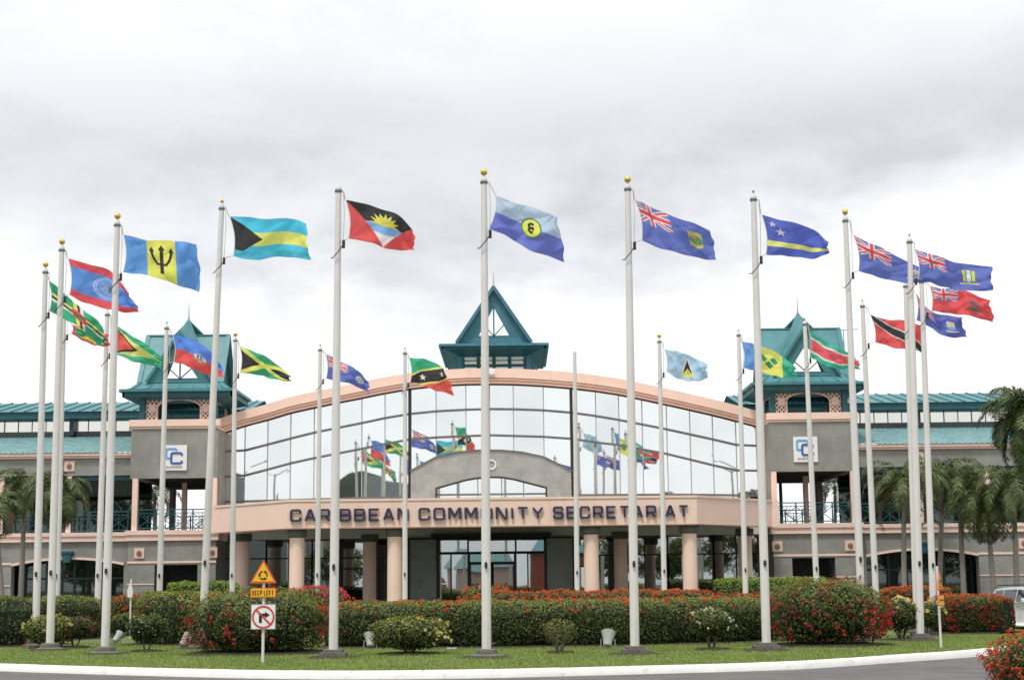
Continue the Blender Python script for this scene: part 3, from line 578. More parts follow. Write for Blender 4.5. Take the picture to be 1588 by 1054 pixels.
# ------------------------------------------------------------------ entrance canopy with columns
cp = part('canopy', MB().vprism([(X0 - 8.95, 68), (X0 + 8.95, 68), (X0 + 12.97, 72.5), (X0 + 13.3, 72.5), (X0 + 13.3, 77), (X0 + 12.9, 77.2), (X0 - 12.9, 77.2), (X0 - 13.3, 77), (X0 - 13.3, 72.5), (X0 - 12.97, 72.5)], 4.62, 5.47), M['peach'])
obj('soffit', MB().vprism([(X0 - 8.6, 68.6), (X0 + 8.6, 68.6), (X0 + 12.7, 73), (X0 + 12.7, 79), (X0 - 12.7, 79), (X0 - 12.7, 73)], 4.50, 4.615), M['soffit'], cp)
ring_ = [(-12.97, 72.5), (-8.95, 68), (8.95, 68), (12.97, 72.5)]
mb = MB()
def facial(mb, ring, z0, z1, th):
    for (a, b) in zip(ring[:-1], ring[1:]):
        A_ = Vector((X0 + a[0], a[1], 0)); B_ = Vector((X0 + b[0], b[1], 0)); d = (B_ - A_).normalized(); nrm_ = Vector((-d.y, d.x, 0)) * th
        mb.add([(*A_.xy, z0), (*B_.xy, z0), (*B_.xy, z1), (*A_.xy, z1), (*(A_ + nrm_).xy, z0), (*(B_ + nrm_).xy, z0), (*(B_ + nrm_).xy, z1), (*(A_ + nrm_).xy, z1)], [(0, 1, 2, 3), (3, 2, 6, 7), (4, 5, 1, 0), (7, 6, 5, 4), (0, 3, 7, 4), (1, 5, 6, 2)])
facial(mb, [(-13.3, 72.5), *ring_, (13.3, 72.5)], 4.24, 4.619, .35); obj('fascia', mb, M['peach'], cp)
mb = MB(); facial(mb, [(-12.99, 72.47), (-8.97, 67.965), (8.97, 67.965), (12.99, 72.47)], 5.40, 5.50, .2); obj('coping', mb, M['peach'], cp)
mb = MB(); facial(mb, [(-12.99, 72.48), (-8.96, 67.98), (8.96, 67.98), (12.99, 72.48)], 4.21, 4.26, .1); obj('drip_edge', mb, M['peach_dark'], cp)
part('beam', MB().box(X0 - 13.2, X0 + 13.2, 78.0, 78.6, 4.08, 4.499), M['soffit'])
def column(x, y, ztop):
    t = bpy.data.objects.new('column', None); t.location = (X0 + x - X0, y - 77, 0); link(t, B)
    if not hasattr(column, 'm'):
        s_ = MB().lathe([(.335, .0), (.335, 1), (.33, 2.4), (.325, 3.92)], seg=28); c_ = MB().lathe([(.34, 3.86), (.40, 3.90), (.43, 3.93), (.43, 4.20), (.41, 4.23)], seg=28)
        a = obj('shaft', s_, M['peach'], t, smooth=True, local=True); b = obj('capital', c_, M['greydark'], t, smooth=True, local=True); column.m = (a, b)
    else:
        for o in column.m: q = o.copy(); COL.objects.link(q); q.parent = t
for x, y in ((-8.6, 68.6), (-4.3, 68.6), (4.33, 68.6), (8.65, 68.6), (-11.85, 73.6), (11.82, 73.6), (-6.12, 76.3), (6.14, 76.3)): column(x, y, 4.24)
# lettering on the canopy
GL = {'C': [[(1, .68), (1, .87), (.88, 1), (.12, 1), (0, .87), (0, .13), (.12, 0), (.88, 0), (1, .13), (1, .32)]], 'A': [[(0, 0), (.43, 1), (.57, 1), (1, 0)], [(.18, .30), (.82, .30)]],
 'R': [[(0, 0), (0, 1), (.87, 1), (1, .88), (1, .55), (.87, .42), (0, .42)], [(.6, .42), (1, 0)]], 'I': [[(.5, 0), (.5, 1)]],
 'B': [[(0, .52), (0, 1), (.84, 1), (.96, .9), (.96, .62), (.84, .52), (0, .52)], [(0, .52), (.86, .52), (1, .4), (1, .12), (.87, 0), (0, 0), (0, .52)]], 'E': [[(1, 1), (0, 1), (0, 0), (1, 0)], [(0, .5), (.85, .5)]],
 'N': [[(0, 0), (0, 1), (.15, 1), (.85, 0), (1, 0), (1, 1)]], 'O': [[(0, .13), (.12, 0), (.88, 0), (1, .13), (1, .87), (.88, 1), (.12, 1), (0, .87), (0, .13)]], 'M': [[(0, 0), (0, 1), (.12, 1), (.5, .30), (.88, 1), (1, 1), (1, 0)]],
 'U': [[(0, 1), (0, .13), (.12, 0), (.88, 0), (1, .13), (1, 1)]], 'T': [[(0, 1), (1, 1)], [(.5, 1), (.5, 0)]], 'Y': [[(0, 1), (.5, .45), (.5, 0)], [(1, 1), (.5, .45)]],
 'S': [[(1, .72), (1, .87), (.88, 1), (.12, 1), (0, .87), (0, .63), (.12, .52), (.88, .5), (1, .38), (1, .13), (.88, 0), (.12, 0), (0, .13), (0, .28)]], 'K': [[(0, 0), (0, 1)], [(.04, .5), (1, 1)], [(.04, .5), (1, 0)]],
 'P': [[(0, 0), (0, 1), (.87, 1), (1, .88), (1, .55), (.87, .42), (0, .42)]], 'F': [[(1, 1), (0, 1), (0, 0)], [(0, .5), (.85, .5)]], 'L': [[(0, 1), (0, 0), (1, 0)]]}
def glyph(ch, x, zz, w_, h_, t, y, dy):
    mb = MB()
    for k, s in enumerate(GL[ch]):
        clo = s[0] == s[-1] and ch == 'O'; mb.stroke(s[:-1] if clo else s, t, (x + t / 2, zz + t / 2), w_ - t, h_ - t, y - .003 * k, dy, closed=clo)
    return mb
LT = thing('building_lettering', 'purple raised capital letters reading CARIBBEAN COMMUNITY SECRETARIAT along the peach canopy', 'lettering', (X0, 68, 4.6))
zA = at(760, 805.5, 67.96).z; hL = at(760, 786, 67.96).z - zA
for word, p0, p1 in (('CARIBBEAN', 450, 634), ('COMMUNITY', 649, 843), ('SECRETARIAT', 857.5, 1068)):
    a, b = at(p0, 795, 67.96).x, at(p1, 795, 67.96).x; ws = [.28 if ch == 'I' else (1.12 if ch == 'M' else 1.0) for ch in word]; gap = .27; unit = (b - a) / (sum(ws) + gap * (len(word) - 1)); x = a
    for ch, q in zip(word, ws):
        hh = hL * (1.0); obj('letter', glyph(ch, x, zA, q * unit, hh, .092, 67.88, .07), M['letter'], LT); x += (q + gap) * unit
# ------------------------------------------------------------------ recessed ground floor under the canopy
YG = 78.6
def glaze(x0, x1, z0, z1, y, vs, hs, gm, fm, fw=.05, name='window', jit=.004):
    """one glazed opening: a pane sheet with its frame bars"""
    mb = MB(); xs_ = [x0] + list(vs) + [x1]; zs_ = [z0] + list(hs) + [z1]
    for a, b in zip(xs_[:-1], xs_[1:]):
        for c_, d_ in zip(zs_[:-1], zs_[1:]):
            j = [random.uniform(-jit, jit) for _ in range(3)]; mb.quad((a, y + j[0], c_), (b, y + j[1], c_), (b, y + j[1] + j[2], d_), (a, y + j[0] + j[2], d_))
    w_ = obj(name, mb, gm, B); f = MB()
    for x in xs_: f.box(x - fw / 2, x + fw / 2, y - .06, y + .06, z0, z1)
    for zz in zs_: f.box(x0 - fw / 2 - .004, x1 + fw / 2 + .004, y - .054, y + .054, zz - fw / 2, zz + fw / 2)
    obj('frame', f, fm, w_); return w_
def gx_(px, y=YG): return at(px, 870, y).x
zTr = at(760, 862, YG).z
for p0, p1, vs in ((343, 413, (379,)), (413, 484, (448.5,)), (484, 528, ()), (925, 965, (945,)), (965, 1036, (1000,)), (1036, 1107, (1072,)), (1107, 1180, (1142,))):
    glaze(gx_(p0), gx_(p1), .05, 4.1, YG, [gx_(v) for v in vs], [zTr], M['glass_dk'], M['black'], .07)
# side entrances set further back, with door leaves
for p0, p1 in ((528, 598), (890, 925)):
    w_ = glaze(gx_(p0), gx_(p1), .05, 4.1, YG + .5, [gx_((p0 + p1) / 2)], [2.6, zTr], M['glass_dk'], M['black'], .08, name='door')
    part('reveal', MB().box(gx_(p0) - .1, gx_(p0), YG - .05, YG + .6, 0, 4.15), M['black'])
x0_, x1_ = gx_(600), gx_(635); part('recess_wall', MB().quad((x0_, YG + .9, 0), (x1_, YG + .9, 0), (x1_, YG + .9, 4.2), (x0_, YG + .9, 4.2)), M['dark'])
ydoor = 77.9
for p0, p1 in ((636, 677), (848, 888)):
    a, b = gx_(p0, ydoor), gx_(p1, ydoor); part('stone_panel', MB().box(a, b, ydoor - .15, ydoor + .9, 0, 3.98), M['grey_arch']); part('panel_frame', MB().box(a - .12, a - .002, ydoor - .2, ydoor + .9, 0, 4.07).box(b + .002, b + .12, ydoor - .2, ydoor + .9, 0, 4.07).box(a - .12, b + .12, ydoor - .2, ydoor + .9, 3.985, 4.075), M['black'])
a, b = gx_(681, ydoor), gx_(845, ydoor); ztop = at(760, 835, ydoor).z; zm = at(760, 856, ydoor).z; zd = at(760, 873, ydoor).z
part('lintel', MB().box(gx_(669, ydoor), gx_(855, ydoor), ydoor - .45, ydoor + .3, 4.08, 4.27), M['black'])
glaze(a, b, zm, 3.98, ydoor, [gx_(726, ydoor), gx_(800, ydoor)], [], M['glass_dk'], M['black'], .09)
for p0, p1 in ((681, 726), (800, 845)): glaze(gx_(p0, ydoor), gx_(p1, ydoor), .05, zm - .05, ydoor, [gx_((p0 + p1) / 2 - 4, ydoor)], [], M['glass_dk'], M['black'], .07)
glaze(gx_(728, ydoor), gx_(798, ydoor), zd + .05, zm - .05, ydoor, [], [], M['glass_dk'], M['black'], .07)
for p0, p1 in ((728, 763), (763, 798)):
    d_ = glaze(gx_(p0, ydoor) + .02, gx_(p1, ydoor) - .02, .05, zd, ydoor + .04, [], [1.0], M['glass_dk'], M['door_teal'], .13, name='door'); xx_ = gx_(763, ydoor) + (.12 if p0 > 740 else -.12)
    obj('handle', MB().tube([(xx_, ydoor - .1, .9), (xx_, ydoor - .1, 1.35)], .018, 8), M['galv'], d_)
# ------------------------------------------------------------------ towers, wings (built for one side and mirrored)
def mirror_obj(o, parent):
    q = o.copy(); COL.objects.link(q); q.parent = parent; return q
def wall_open(mb, x0, x1, z0, z1, y, th, ops):     # ops: (xa, xb, za, ztop(x))
    cuts = {x0, x1}
    for xa_, xb_, za_, zf in ops:
        cuts |= {xa_, xb_}
        for k in range(1, 14): cuts.add(xa_ + (xb_ - xa_) * k / 14)
    cs = sorted(c_ for c_ in cuts if x0 <= c_ <= x1)
    for a, b in zip(cs[:-1], cs[1:]):
        mid = (a + b) / 2; op = [o for o in ops if o[0] < mid < o[1]]
        segs = [(lambda x: z0, lambda x: z1)] if not op else [(lambda x, o=op[0]: o[3](x), lambda x: z1)] + ([(lambda x: z0, lambda x, o=op[0]: o[2])] if op[0][2] > z0 + .02 else [])
        for lo, hi in segs: fillstrip(mb, [a, b], lo, hi, y, th)
    for xa_, xb_, za_, zf in ops:
        for x in (xa_, xb_): mb.quad((x, y, za_), (x, y + th, za_), (x, y + th, zf(x)), (x, y, zf(x)))
    for x in (x0, x1): mb.quad((x, y, z0), (x, y + th, z0), (x, y + th, z1), (x, y, z1))
    return mb
def railing(x0, x1, y, z0, z1, par, n):
    r = MB(); r.box(x0, x1, y - .035, y + .035, z1 - .05, z1); r.box(x0, x1, y - .025, y + .025, z0 + .08, z0 + .13); r.box(x0, x1, y - .02, y + .02, z1 - .2, z1 - .17); w_ = (x1 - x0) / n
    for i in range(n + 1): x = x0 + w_ * i; r.box(max(x0, x - .03), min(x1, x + .03), y - .03, y + .03, z0, z1 - .05)
    for i in range(n):
        a = x0 + w_ * i; za, zb2 = z0 + .13, z1 - .2; m_ = a + w_ / 2
        r.bar((a, y - .004, za), (a + w_, y - .004, zb2), .035, .03); r.bar((a, y + .012, zb2), (a + w_, y + .012, za), .035, .03)
        r.bar((m_, y + .02, za), (m_, y + .02, zb2), .03, .03); r.bar((m_ - w_ * .25, y - .018, zb2), (m_, y - .018, (za + zb2) / 2 + .12), .025, .02); r.bar((m_ + w_ * .25, y - .018, zb2), (m_, y - .018, (za + zb2) / 2 + .12), .025, .02)
    return obj('balcony_railing', r, M['teal_dk'], par)
def lattice(name, x0, x1, z0, z1, y, test, m, par, step=.17, w=.055, axis='x', fill=None):
    mb = MB(); L0 = x1 - x0; H0 = z1 - z0; T = (lambda u, v: (x0 + u, y, z0 + v)) if axis == 'x' else (lambda u, v: (y, x0 + u, z0 + v)); ss = .06
    upv = (0, 1, 0) if axis == 'x' else (1, 0, 0)
    for sg, dy in ((1, 0), (-1, .014)):
        k = -H0 if sg == 1 else 0
        while k < L0 + (H0 if sg == -1 else 0):
            run = None; t = 0
            while t <= H0 + ss:
                u = k + sg * t; ok = 0 <= u <= L0 and t <= H0 and test(u, t)
                if ok and run is None: run = t
                if (not ok) and run is not None:
                    e = t - ss
                    if e - run > .03:
                        pa, pb = Vector(T(k + sg * run, run)), Vector(T(k + sg * e, e)); o_ = Vector(upv) * dy; mb.bar(pa + o_, pb + o_, .012, w, up=upv) if False else mb.bar(pa + o_, pb + o_, w, .012, up=upv)
                    run = None
                t += ss
            k += step * 1.25
    return obj(name, mb, m, par)
def pavilion(cx, yc, z0, hw, hd, has_side, par, ew=2.75, ed=2.75, rise=None):
    """teal cross-gabled pavilion roof; cx,yc centre; z0 underside of the eaves"""
    rp = bpy.data.objects.new('pavilion_roof', None); rp.location = (cx - wloc(par).x, yc - wloc(par).y, z0); link(rp, par)
    P = lambda x, y, z_: (cx + x, yc + y, z0 + z_)
    # eaves: fascia, gutter and skirt
    fz = .34 if has_side else .2; e = MB()
    for (a, b) in (((-ew, -ed), (ew, -ed)), ((ew, -ed), (ew, ed)), ((ew, ed), (-ew, ed)), ((-ew, ed), (-ew, -ed))):
        A_ = Vector((*a, 0)); B_ = Vector((*b, 0)); d = (B_ - A_).normalized(); nn = Vector((-d.y, d.x, 0)) * .1; e.add([P(*(q.xy), h) for h in (0, fz) for q in (A_, B_, B_ + nn, A_ + nn)], [(0, 1, 5, 4), (1, 2, 6, 5), (2, 3, 7, 6), (3, 0, 4, 7), (4, 5, 6, 7), (0, 3, 2, 1)])
    obj('eaves_fascia', e, M['teal_dk'], rp)
    g = MB(); gz = fz - .02
    for a, b in (((-ew - .07, -ed - .07), (ew + .07, -ed - .07)), ((ew + .07, -ed - .07), (ew + .07, ed + .07)), ((-ew - .07, ed + .07), (-ew - .07, -ed - .07))): g.bar(P(*a, gz), P(*b, gz), .16, .13)
    obj('gutter', g, M['teal'] if has_side else M['teal_blue'], rp)
    mr = M['teal'] if has_side else M['teal_blue']
    sw, sdp, sz = hw + .05, hd + .05, fz + (.45 if has_side else .22); s = MB(); Eo = [(-ew, -ed), (ew, -ed), (ew, ed), (-ew, ed)]; Ei = [(-sw, -sdp), (sw, -sdp), (sw, sdp), (-sw, sdp)]
    Em = [((a[0] * .5 + b[0] * .5) , (a[1] * .5 + b[1] * .5)) for a, b in zip(Eo, Ei)]; mz = fz + (.15 if has_side else .08)
    for i in range(4):
        j = (i + 1) % 4; s.quad(P(*Eo[i], fz), P(*Eo[j], fz), P(*Em[j], mz), P(*Em[i], mz)); s.quad(P(*Em[i], mz), P(*Em[j], mz), P(*Ei[j], sz), P(*Ei[i], sz))
    obj('skirt_roof', s, mr, rp)
    se = MB()
    for i in range(7):
        x = -ew * .9 + i * ew * 1.8 / 6; f_ = sw / ew; xm = x * (1 + f_) / 2
        for y_ in (-1,): se.bar(P(x, -ed, fz + .02), P(xm, -(ed + sdp) / 2, mz + .02), .045, .05); se.bar(P(xm, -(ed + sdp) / 2, mz + .02), P(x * f_, -sdp, sz + .02), .045, .05)
    obj('roof_seam', se, mr, rp)
    # soffit under the eaves
    so_ = MB(); bw_, bd_ = hw - .2, hd - .2
    In = [(-bw_, -bd_), (bw_, -bd_), (bw_, bd_), (-bw_, bd_)]
    for i in range(4): j = (i + 1) % 4; so_.quad(P(Eo[i][0] * .98, Eo[i][1] * .98, .02), P(Eo[j][0] * .98, Eo[j][1] * .98, .02), P(*In[j], -.25), P(*In[i], -.25))
    obj('soffit', so_, M['teal_dk'], rp)
    rz, fz1, az = 3.4, 3.2, 4.2
    if not has_side: rz = fz1 = az = 3.3
    gb = hw * .80 if has_side else hw * 1.0
    if has_side:
        r = MB()
        for sy in (-1, 1):
            for sx in (-1, 1):
                r.quad(P(sx * hw, sy * hd, sz), P(sx * gb, sy * hd, sz), P(sx * .25, 0, rz), P(sx * hw, 0, rz))
                # flare at the foot
        obj('side_roof', r, mr, rp); t = MB(); t.bar(P(-hw - .05, 0, rz + .02), P(hw + .05, 0, rz + .02), .12, .08)
        for sx in (-1, 1):
            for sy in (-1, 1): t.bar(P(sx * hw, sy * hd, sz), P(sx * hw, 0, rz), .10, .22, up=(1, 0, 0))
        obj('ridge_cap', t, mr, rp)
        si = MB()
        for sx in (-1, 1): si.add([P(sx * (hw - .2), -hd * .95, sz), P(sx * (hw - .2), hd * .95, sz), P(sx * (hw - .2), 0, rz - .1)], [(0, 1, 2)])
        obj('side_gable', si, M['teal_dk'], rp)
    r = MB(); fy = hd + (.35 if has_side else .55)
    for sx in (-1, 1):
        if has_side: r.tri(P(0, -fy, fz1), P(0, 0, az), P(sx * gb, -(hd + .05), sz)); r.tri(P(0, 0, az), P(sx * gb * .62, 0, sz + 1.2), P(sx * gb, -(hd + .05), sz)); r.tri(P(0, 0, az), P(0, .5, rz), P(sx * .9, 0, rz - .1))
        else: r.quad(P(0, -fy, fz1), P(0, -hd + .9, fz1), P(sx * gb, -hd + .9, sz), P(sx * gb, -fy + .15, sz))
    o = obj('gable_roof', r, mr, rp); sdm = o.modifiers.new('thickness', 'SOLIDIFY'); sdm.thickness = .07
    # wide barge boards of the front and back gables, with the open truss
    for sy in (-1,):
        y0 = sy * (hd + .12); yb = y0; bb = MB(); H = fz1 - sz; iw = .62 if has_side else .62; ib = .92 if has_side else .84; iz = sz + (.12 if has_side else .30); it = fz1 - (.86 if has_side else 1.0)
        for sx in (-1, 1):
            fr_ = [P(sx * gb, yb, sz - .02), P(0, yb - sy * 0 + sy * .12, fz1 - .02), P(0, yb + sy * .12, it), P(sx * ib, yb, iz)]
            bb.add(fr_ + [(p[0], p[1] - sy * .1, p[2]) for p in fr_], [(0, 1, 2, 3), (7, 6, 5, 4), (0, 4, 5, 1), (1, 5, 6, 2), (2, 6, 7, 3), (3, 7, 4, 0)])
        fr_ = [P(-gb, yb, sz - .02), P(gb, yb, sz - .02), P(ib, yb, iz), P(-ib, yb, iz)]; bb.add([(p[0], p[1] + sy * .003, p[2]) for p in fr_] + [(p[0], p[1] - sy * .1, p[2]) for p in fr_], [(0, 1, 2, 3), (7, 6, 5, 4), (3, 2, 6, 7), (0, 4, 5, 1)])
        obj('barge_board', bb, mr, rp)
        tr_ = MB(); tr_.bar(P(0, yb, iz), P(0, yb + sy * .05, it + .1), .07, .05, up=(0, 1, 0)); tr_.bar(P(0, yb + .03, iz + .05), P(ib * .62, yb + .03, iz + (it - iz) * .40), .05, .05, up=(0, 1, 0)); tr_.bar(P(0, yb + .03, iz + .05), P(-ib * .62, yb + .03, iz + (it - iz) * .40), .05, .05, up=(0, 1, 0)); tr_.bar(P(-ib, yb + .06, iz + .03), P(ib, yb + .06, iz + .03), .09, .07, up=(0, 1, 0))
        obj('truss', tr_, M['teal_dk'], rp)
        eb = MB()
        for sx in (-1, 1): eb.bar(P(sx * (gb + .04), yb + sy * .1, sz), P(0, yb + sy * .24, fz1 + .08), .14, .09, up=(0, 1, 0))
        obj('edge_flashing', eb, mr, rp)
    obj('spire', MB().tube([P(0, 0 if has_side else -hd, az - .05), P(0, 0 if has_side else -hd, az + .25), P(0, 0 if has_side else -hd, az + .95)], [.06, .028, .008], 8), M['galv'], rp)
    return rp
def emblem_tile(x, z_, y, par):
    t = obj('emblem_tile', MB().box(x - .25, x + .25, y - .06, y, z_ - .25, z_ + .25), M['peach_lat'], par)
    s = MB().lathe([(.11, 0), (.13, .01), (.13, .03), (.10, .045)], seg=8); s.v = [(x + p[0], y - .06 - p[2], z_ + p[1]) for p in s.v]; obj('rosette', s, M['greydark'], t)
    f = MB()
    for k in range(8):
        a = PI * k / 4; f.bar((x + .02 * math.cos(a), y - .11, z_ + .02 * math.sin(a)), (x + .12 * math.cos(a), y - .11, z_ + .12 * math.sin(a)), .03, .012, up=(0, 1, 0))
    obj('rosette', f, M['peach_dark'], t); return t
def side(sg):
    S = lambda x: X0 + sg * x                       # x measured outwards from the centre line
    def bx(mb, x0, x1, *a): x0, x1 = sorted((S(x0), S(x1))); return mb.box(x0, x1, *a)
    tw = bpy.data.objects.new('tower', None); tw.location = (sg * 15.6, 0, 0); link(tw, B)
    yt = 76.0; ti, to = 13.57, 17.85
    # ground storey
    mb = MB(); x0, x1 = sorted((S(13.57), S(to))); da, db = sorted((S(14.45), S(16.55)))
    wall_open(mb, x0, x1, 0, 4.02, yt, .5, [(da, db, 0, lambda x: 2.85)]); bx(mb, 13.57, 13.8, yt + .5, 84, 0, 4.02); obj('stone_wall', mb, M['grey'], tw)
    obj('doorway', MB().box(da - .06, da + .1, yt + .3, yt + .42, 0, 2.85).box(db - .1, db + .06, yt + .3, yt + .42, 0, 2.85).quad((da, yt + 1.6, 0), (db, yt + 1.6, 0), (db, yt + 1.6, 3), (da, yt + 1.6, 3)), M['dark'], tw)
    m1 = MB(); bx(m1, 13.55, to + .02, yt - .04, yt + .02, 2.93, 3.03); bx(m1, 13.55, 14.45, yt - .03, yt + .02, 1.9, 1.95); bx(m1, 16.55, to + .02, yt - .03, yt + .02, 1.9, 1.95); obj('string_course', m1, M['peach'], tw)
    for x in (13.75, 17.3): emblem_tile(S(x), 3.42, yt, tw)
    # balcony floor band
    m1 = MB(); bx(m1, 13.45, to + .1, yt - .12, 84.5, 4.02, 4.30); bx(m1, 13.42, to + .14, yt - .18, 84.5, 4.30, 4.52); obj('floor_band', m1, M['peach'], tw)
    # posts
    for x, y, wd in ((17.6, yt + .12, .26), (13.72, yt + .12, .24), (17.5, 83.9, .24), (15.9, 79.5, .24)):
        m1 = MB(); bx(m1, x - wd / 2, x + wd / 2, y - .12, y + .12, 4.52, 7.05); obj('post', m1, M['peach'], tw)
    m1 = MB(); bx(m1, 13.95, 14.1, yt + 3.2, yt + 3.35, 4.52, 7.0); bx(m1, 14.9, 15.05, 81.5, 81.65, 4.52, 7.0); bx(m1, 16.6, 16.72, 80.6, 80.72, 4.52, 7.0); obj('post', m1, M['teal_dk'], tw)
    x0, x1 = sorted((S(13.86), S(17.42))); railing(x0, x1, yt + .1, 4.52, 5.55, tw, 4)
    x0, x1 = sorted((S(13.77), S(17.42))); railing(x0, x1, 84.0, 4.52, 5.55, tw, 4)
    # upper box
    m1 = MB(); bx(m1, 13.57, to, yt, yt + .35, 7.05, 9.48); bx(m1, to - .35, to - .002, yt + .35, 84.2, 7.05, 9.48); bx(m1, 13.57, 13.8, yt + .35, 84.2, 4.5, 9.48); bx(m1, 13.57, to, 84.2, 84.5, 7.0, 9.48); obj('stone_wall', m1, M['grey'], tw)
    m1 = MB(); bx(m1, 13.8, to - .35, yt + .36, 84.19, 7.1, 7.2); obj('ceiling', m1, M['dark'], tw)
    m1 = MB(); bx(m1, 13.55, to + .05, yt - .06, yt + .3, 9.48, 9.56); bx(m1, 13.6, to + .05, yt + .3, 84.55, 9.48, 9.56); obj('coping_groove', m1, M['peach'], tw)
    m1 = MB(); bx(m1, 13.48, to + .1, yt - .12, yt + .3, 9.60, 9.93); bx(m1, 13.95, to + .1, yt + .3, 84.6, 9.60, 9.93); bx(m1, 13.6, to + .03, yt - .03, 84.5, 9.56, 9.60); obj('coping', m1, M['peach'], tw)
    # pavilion
    pc = 15.6; yc = 78.15; hw = 1.78
    pv = bpy.data.objects.new('pavilion', None); pv.location = (0, yc - 77, 9.9); link(pv, tw)
    def arch(u, v, W=3.3, H=1.3):
        c_ = u - W / 2; return not (abs(c_) < 1.08 and v < .62 + .42 * math.sqrt(max(0, 1 - (c_ / 1.08) ** 2)))
    yb = yc - 1.85; xL = S(pc) - 1.65
    solid = MB()
    for (a0, a1, b0, b1) in ((0, 3.3, 1.22, 1.32),): solid.box(xL + a0, xL + a1, yb - .02, yb + .04, 9.93 + b0, 9.93 + b1 + .25)
    for k in range(16):        # the plain arch rim
        a = PI * k / 16; b = PI * (k + 1) / 16; cxx = xL + 1.65; solid.bar((cxx - 1.08 * math.cos(a), yb + .01, 9.93 + .62 + .42 * math.sin(a)), (cxx - 1.08 * math.cos(b), yb + .01, 9.93 + .62 + .42 * math.sin(b)), .07, .08, up=(0, 1, 0))
    for xq in (xL + .57, xL + 2.73): solid.box(xq - .035, xq + .035, yb - .03, yb + .05, 9.93, 10.56)
    solid.box(xL + .14, xL + .50, yb - .022, yb + .0, 9.93 + .42, 9.93 + .80); solid.box(xL + 2.80, xL + 3.16, yb - .022, yb + .0, 9.93 + .42, 9.93 + .80)
    obj('arch_frame', solid, M['peach_lat'], tw); lattice('lattice_screen', xL, xL + 3.3, 9.93, 11.2, yb, arch, M['peach_lat'], tw)
    lattice('lattice_screen', xL, xL + 3.3, 9.93, 11.2, yc + 1.8, lambda u, v: arch(u, v * 1.2 - .1), M['teal_dk'], tw, step=.22, w=.04)
    for sx in (-1, 1): lattice('lattice_screen', yc - 1.72, yc + 1.72, 9.93, 11.2, S(pc) + sx * 1.74, lambda u, v: not (abs(u - 1.72) < .95 and v < .9), M['peach_lat'] if sx == -sg else M['teal_dk'], tw, axis='y')
    for sx in (-1, 1):
        for yy in (yb, yc + 1.8): obj('corner_post', MB().box(S(pc) + sx * 1.8 - .13, S(pc) + sx * 1.8 + .13, yy - .13, yy + .1, 9.93, 11.35), M['teal_dk'], tw)
    for yy in (yb, yc + 1.8): obj('head_beam', MB().box(S(pc) - 1.67, S(pc) + 1.67, yy - .09, yy + .09, 11.2, 11.36), M['teal_dk'], tw)
    pavilion(S(pc), yc, 11.05, 2.05, 1.65, True, tw, 2.72, 2.3)
    bpy.data.objects.remove(pv)
    # ---------------- wing
    wg = bpy.data.objects.new('wing', None); wg.location = (sg * 30, 0, 0); link(wg, B); yw = 76.45; xo = 52.0
    mb = MB(); x0, x1 = sorted((S(to), S(xo))); ops = []
    for c0 in (20.9, 31.0, 41.0):
        a, b = sorted((S(c0 - 2.75), S(c0 + 2.75))); cc = S(c0); ops.append((a, b, 0, lambda x, cc=cc: 2.86 + .30 * max(0, 1 - ((x - cc) / 2.75) ** 2)))
    wall_open(mb, x0, x1, 0, 4.02, yw, .5, ops); obj('stone_wall', mb, M['grey'], wg)
    for a, b, _, f in ops:
        tr = MB()
        for k in range(14):
            xa_ = a + (b - a) * k / 14; xb_ = a + (b - a) * (k + 1) / 14; tr.bar((xa_, yw - .01, f(xa_) + .06), (xb_, yw - .01, f(xb_) + .06), .11, .10, up=(0, 1, 0))
        obj('arch_moulding', tr, M['peach'], wg)
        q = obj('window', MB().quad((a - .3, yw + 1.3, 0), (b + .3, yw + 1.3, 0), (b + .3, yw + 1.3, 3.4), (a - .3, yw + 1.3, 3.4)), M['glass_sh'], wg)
        f_ = MB()
        for k in range(5): xx_ = a + (b - a) * k / 4; f_.box(xx_ - .05, xx_ + .05, yw + 1.22, yw + 1.32, 0, 3.4)
        f_.box(a, b, yw + 1.23, yw + 1.31, 2.2, 2.3); obj('window_frame', f_, M['door_teal'], wg)
        hp = MB().add([((a + b) / 2 + sx * w1, yw - .02 + y_, z_) for z_, w1 in ((3.02, .16), (3.45, .24)) for sx, y_ in ((-1, 0), (1, 0), (1, -.3), (-1, -.3))], [(0, 1, 2, 3), (4, 7, 6, 5), (0, 4, 5, 1), (1, 5, 6, 2), (2, 6, 7, 3), (3, 7, 4, 0)]).box((a + b) / 2 - .29, (a + b) / 2 + .29, yw - .36, yw - .0, 3.45, 3.56)
        obj('rainwater_hopper', hp, M['teal_dk'], wg)
    sc_ = MB()
    pr = [to, 20.9 - 2.75, 20.9 + 2.75, 31 - 2.75, 31 + 2.75, 41 - 2.75, 41 + 2.75, xo]
    for a, b in zip(pr[::2], pr[1::2]):
        if b - a > .3:
            for z_ in (.95, 1.9, 2.93): bx(sc_, a, b, yw - .04, yw + .01, z_, z_ + (.1 if z_ > 2 else .045))
    obj('string_course', sc_, M['peach'], wg)
    for x in (25.9, 36, 46): emblem_tile(S(x), 3.45, yw, wg)
    m1 = MB(); bx(m1, to + .1, xo, yw - .14, 80.4, 4.02, 4.28); bx(m1, to + .14, xo, yw - .2, 80.4, 4.28, 4.46); obj('floor_band', m1, M['peach'], wg)
    # upper floor behind its balcony
    q = MB(); x0, x1 = sorted((S(to - .3), S(xo)))
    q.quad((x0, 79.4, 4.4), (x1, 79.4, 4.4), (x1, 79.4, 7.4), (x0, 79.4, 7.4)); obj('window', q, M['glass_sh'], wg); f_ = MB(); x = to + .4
    while x < xo: bx(f_, x - .07, x + .07, 79.3, 79.42, 4.45, 7.4); x += 1.35
    bx(f_, to - .2, xo, 79.31, 79.41, 6.35, 6.47); obj('window_frame', f_, M['door_teal'], wg)
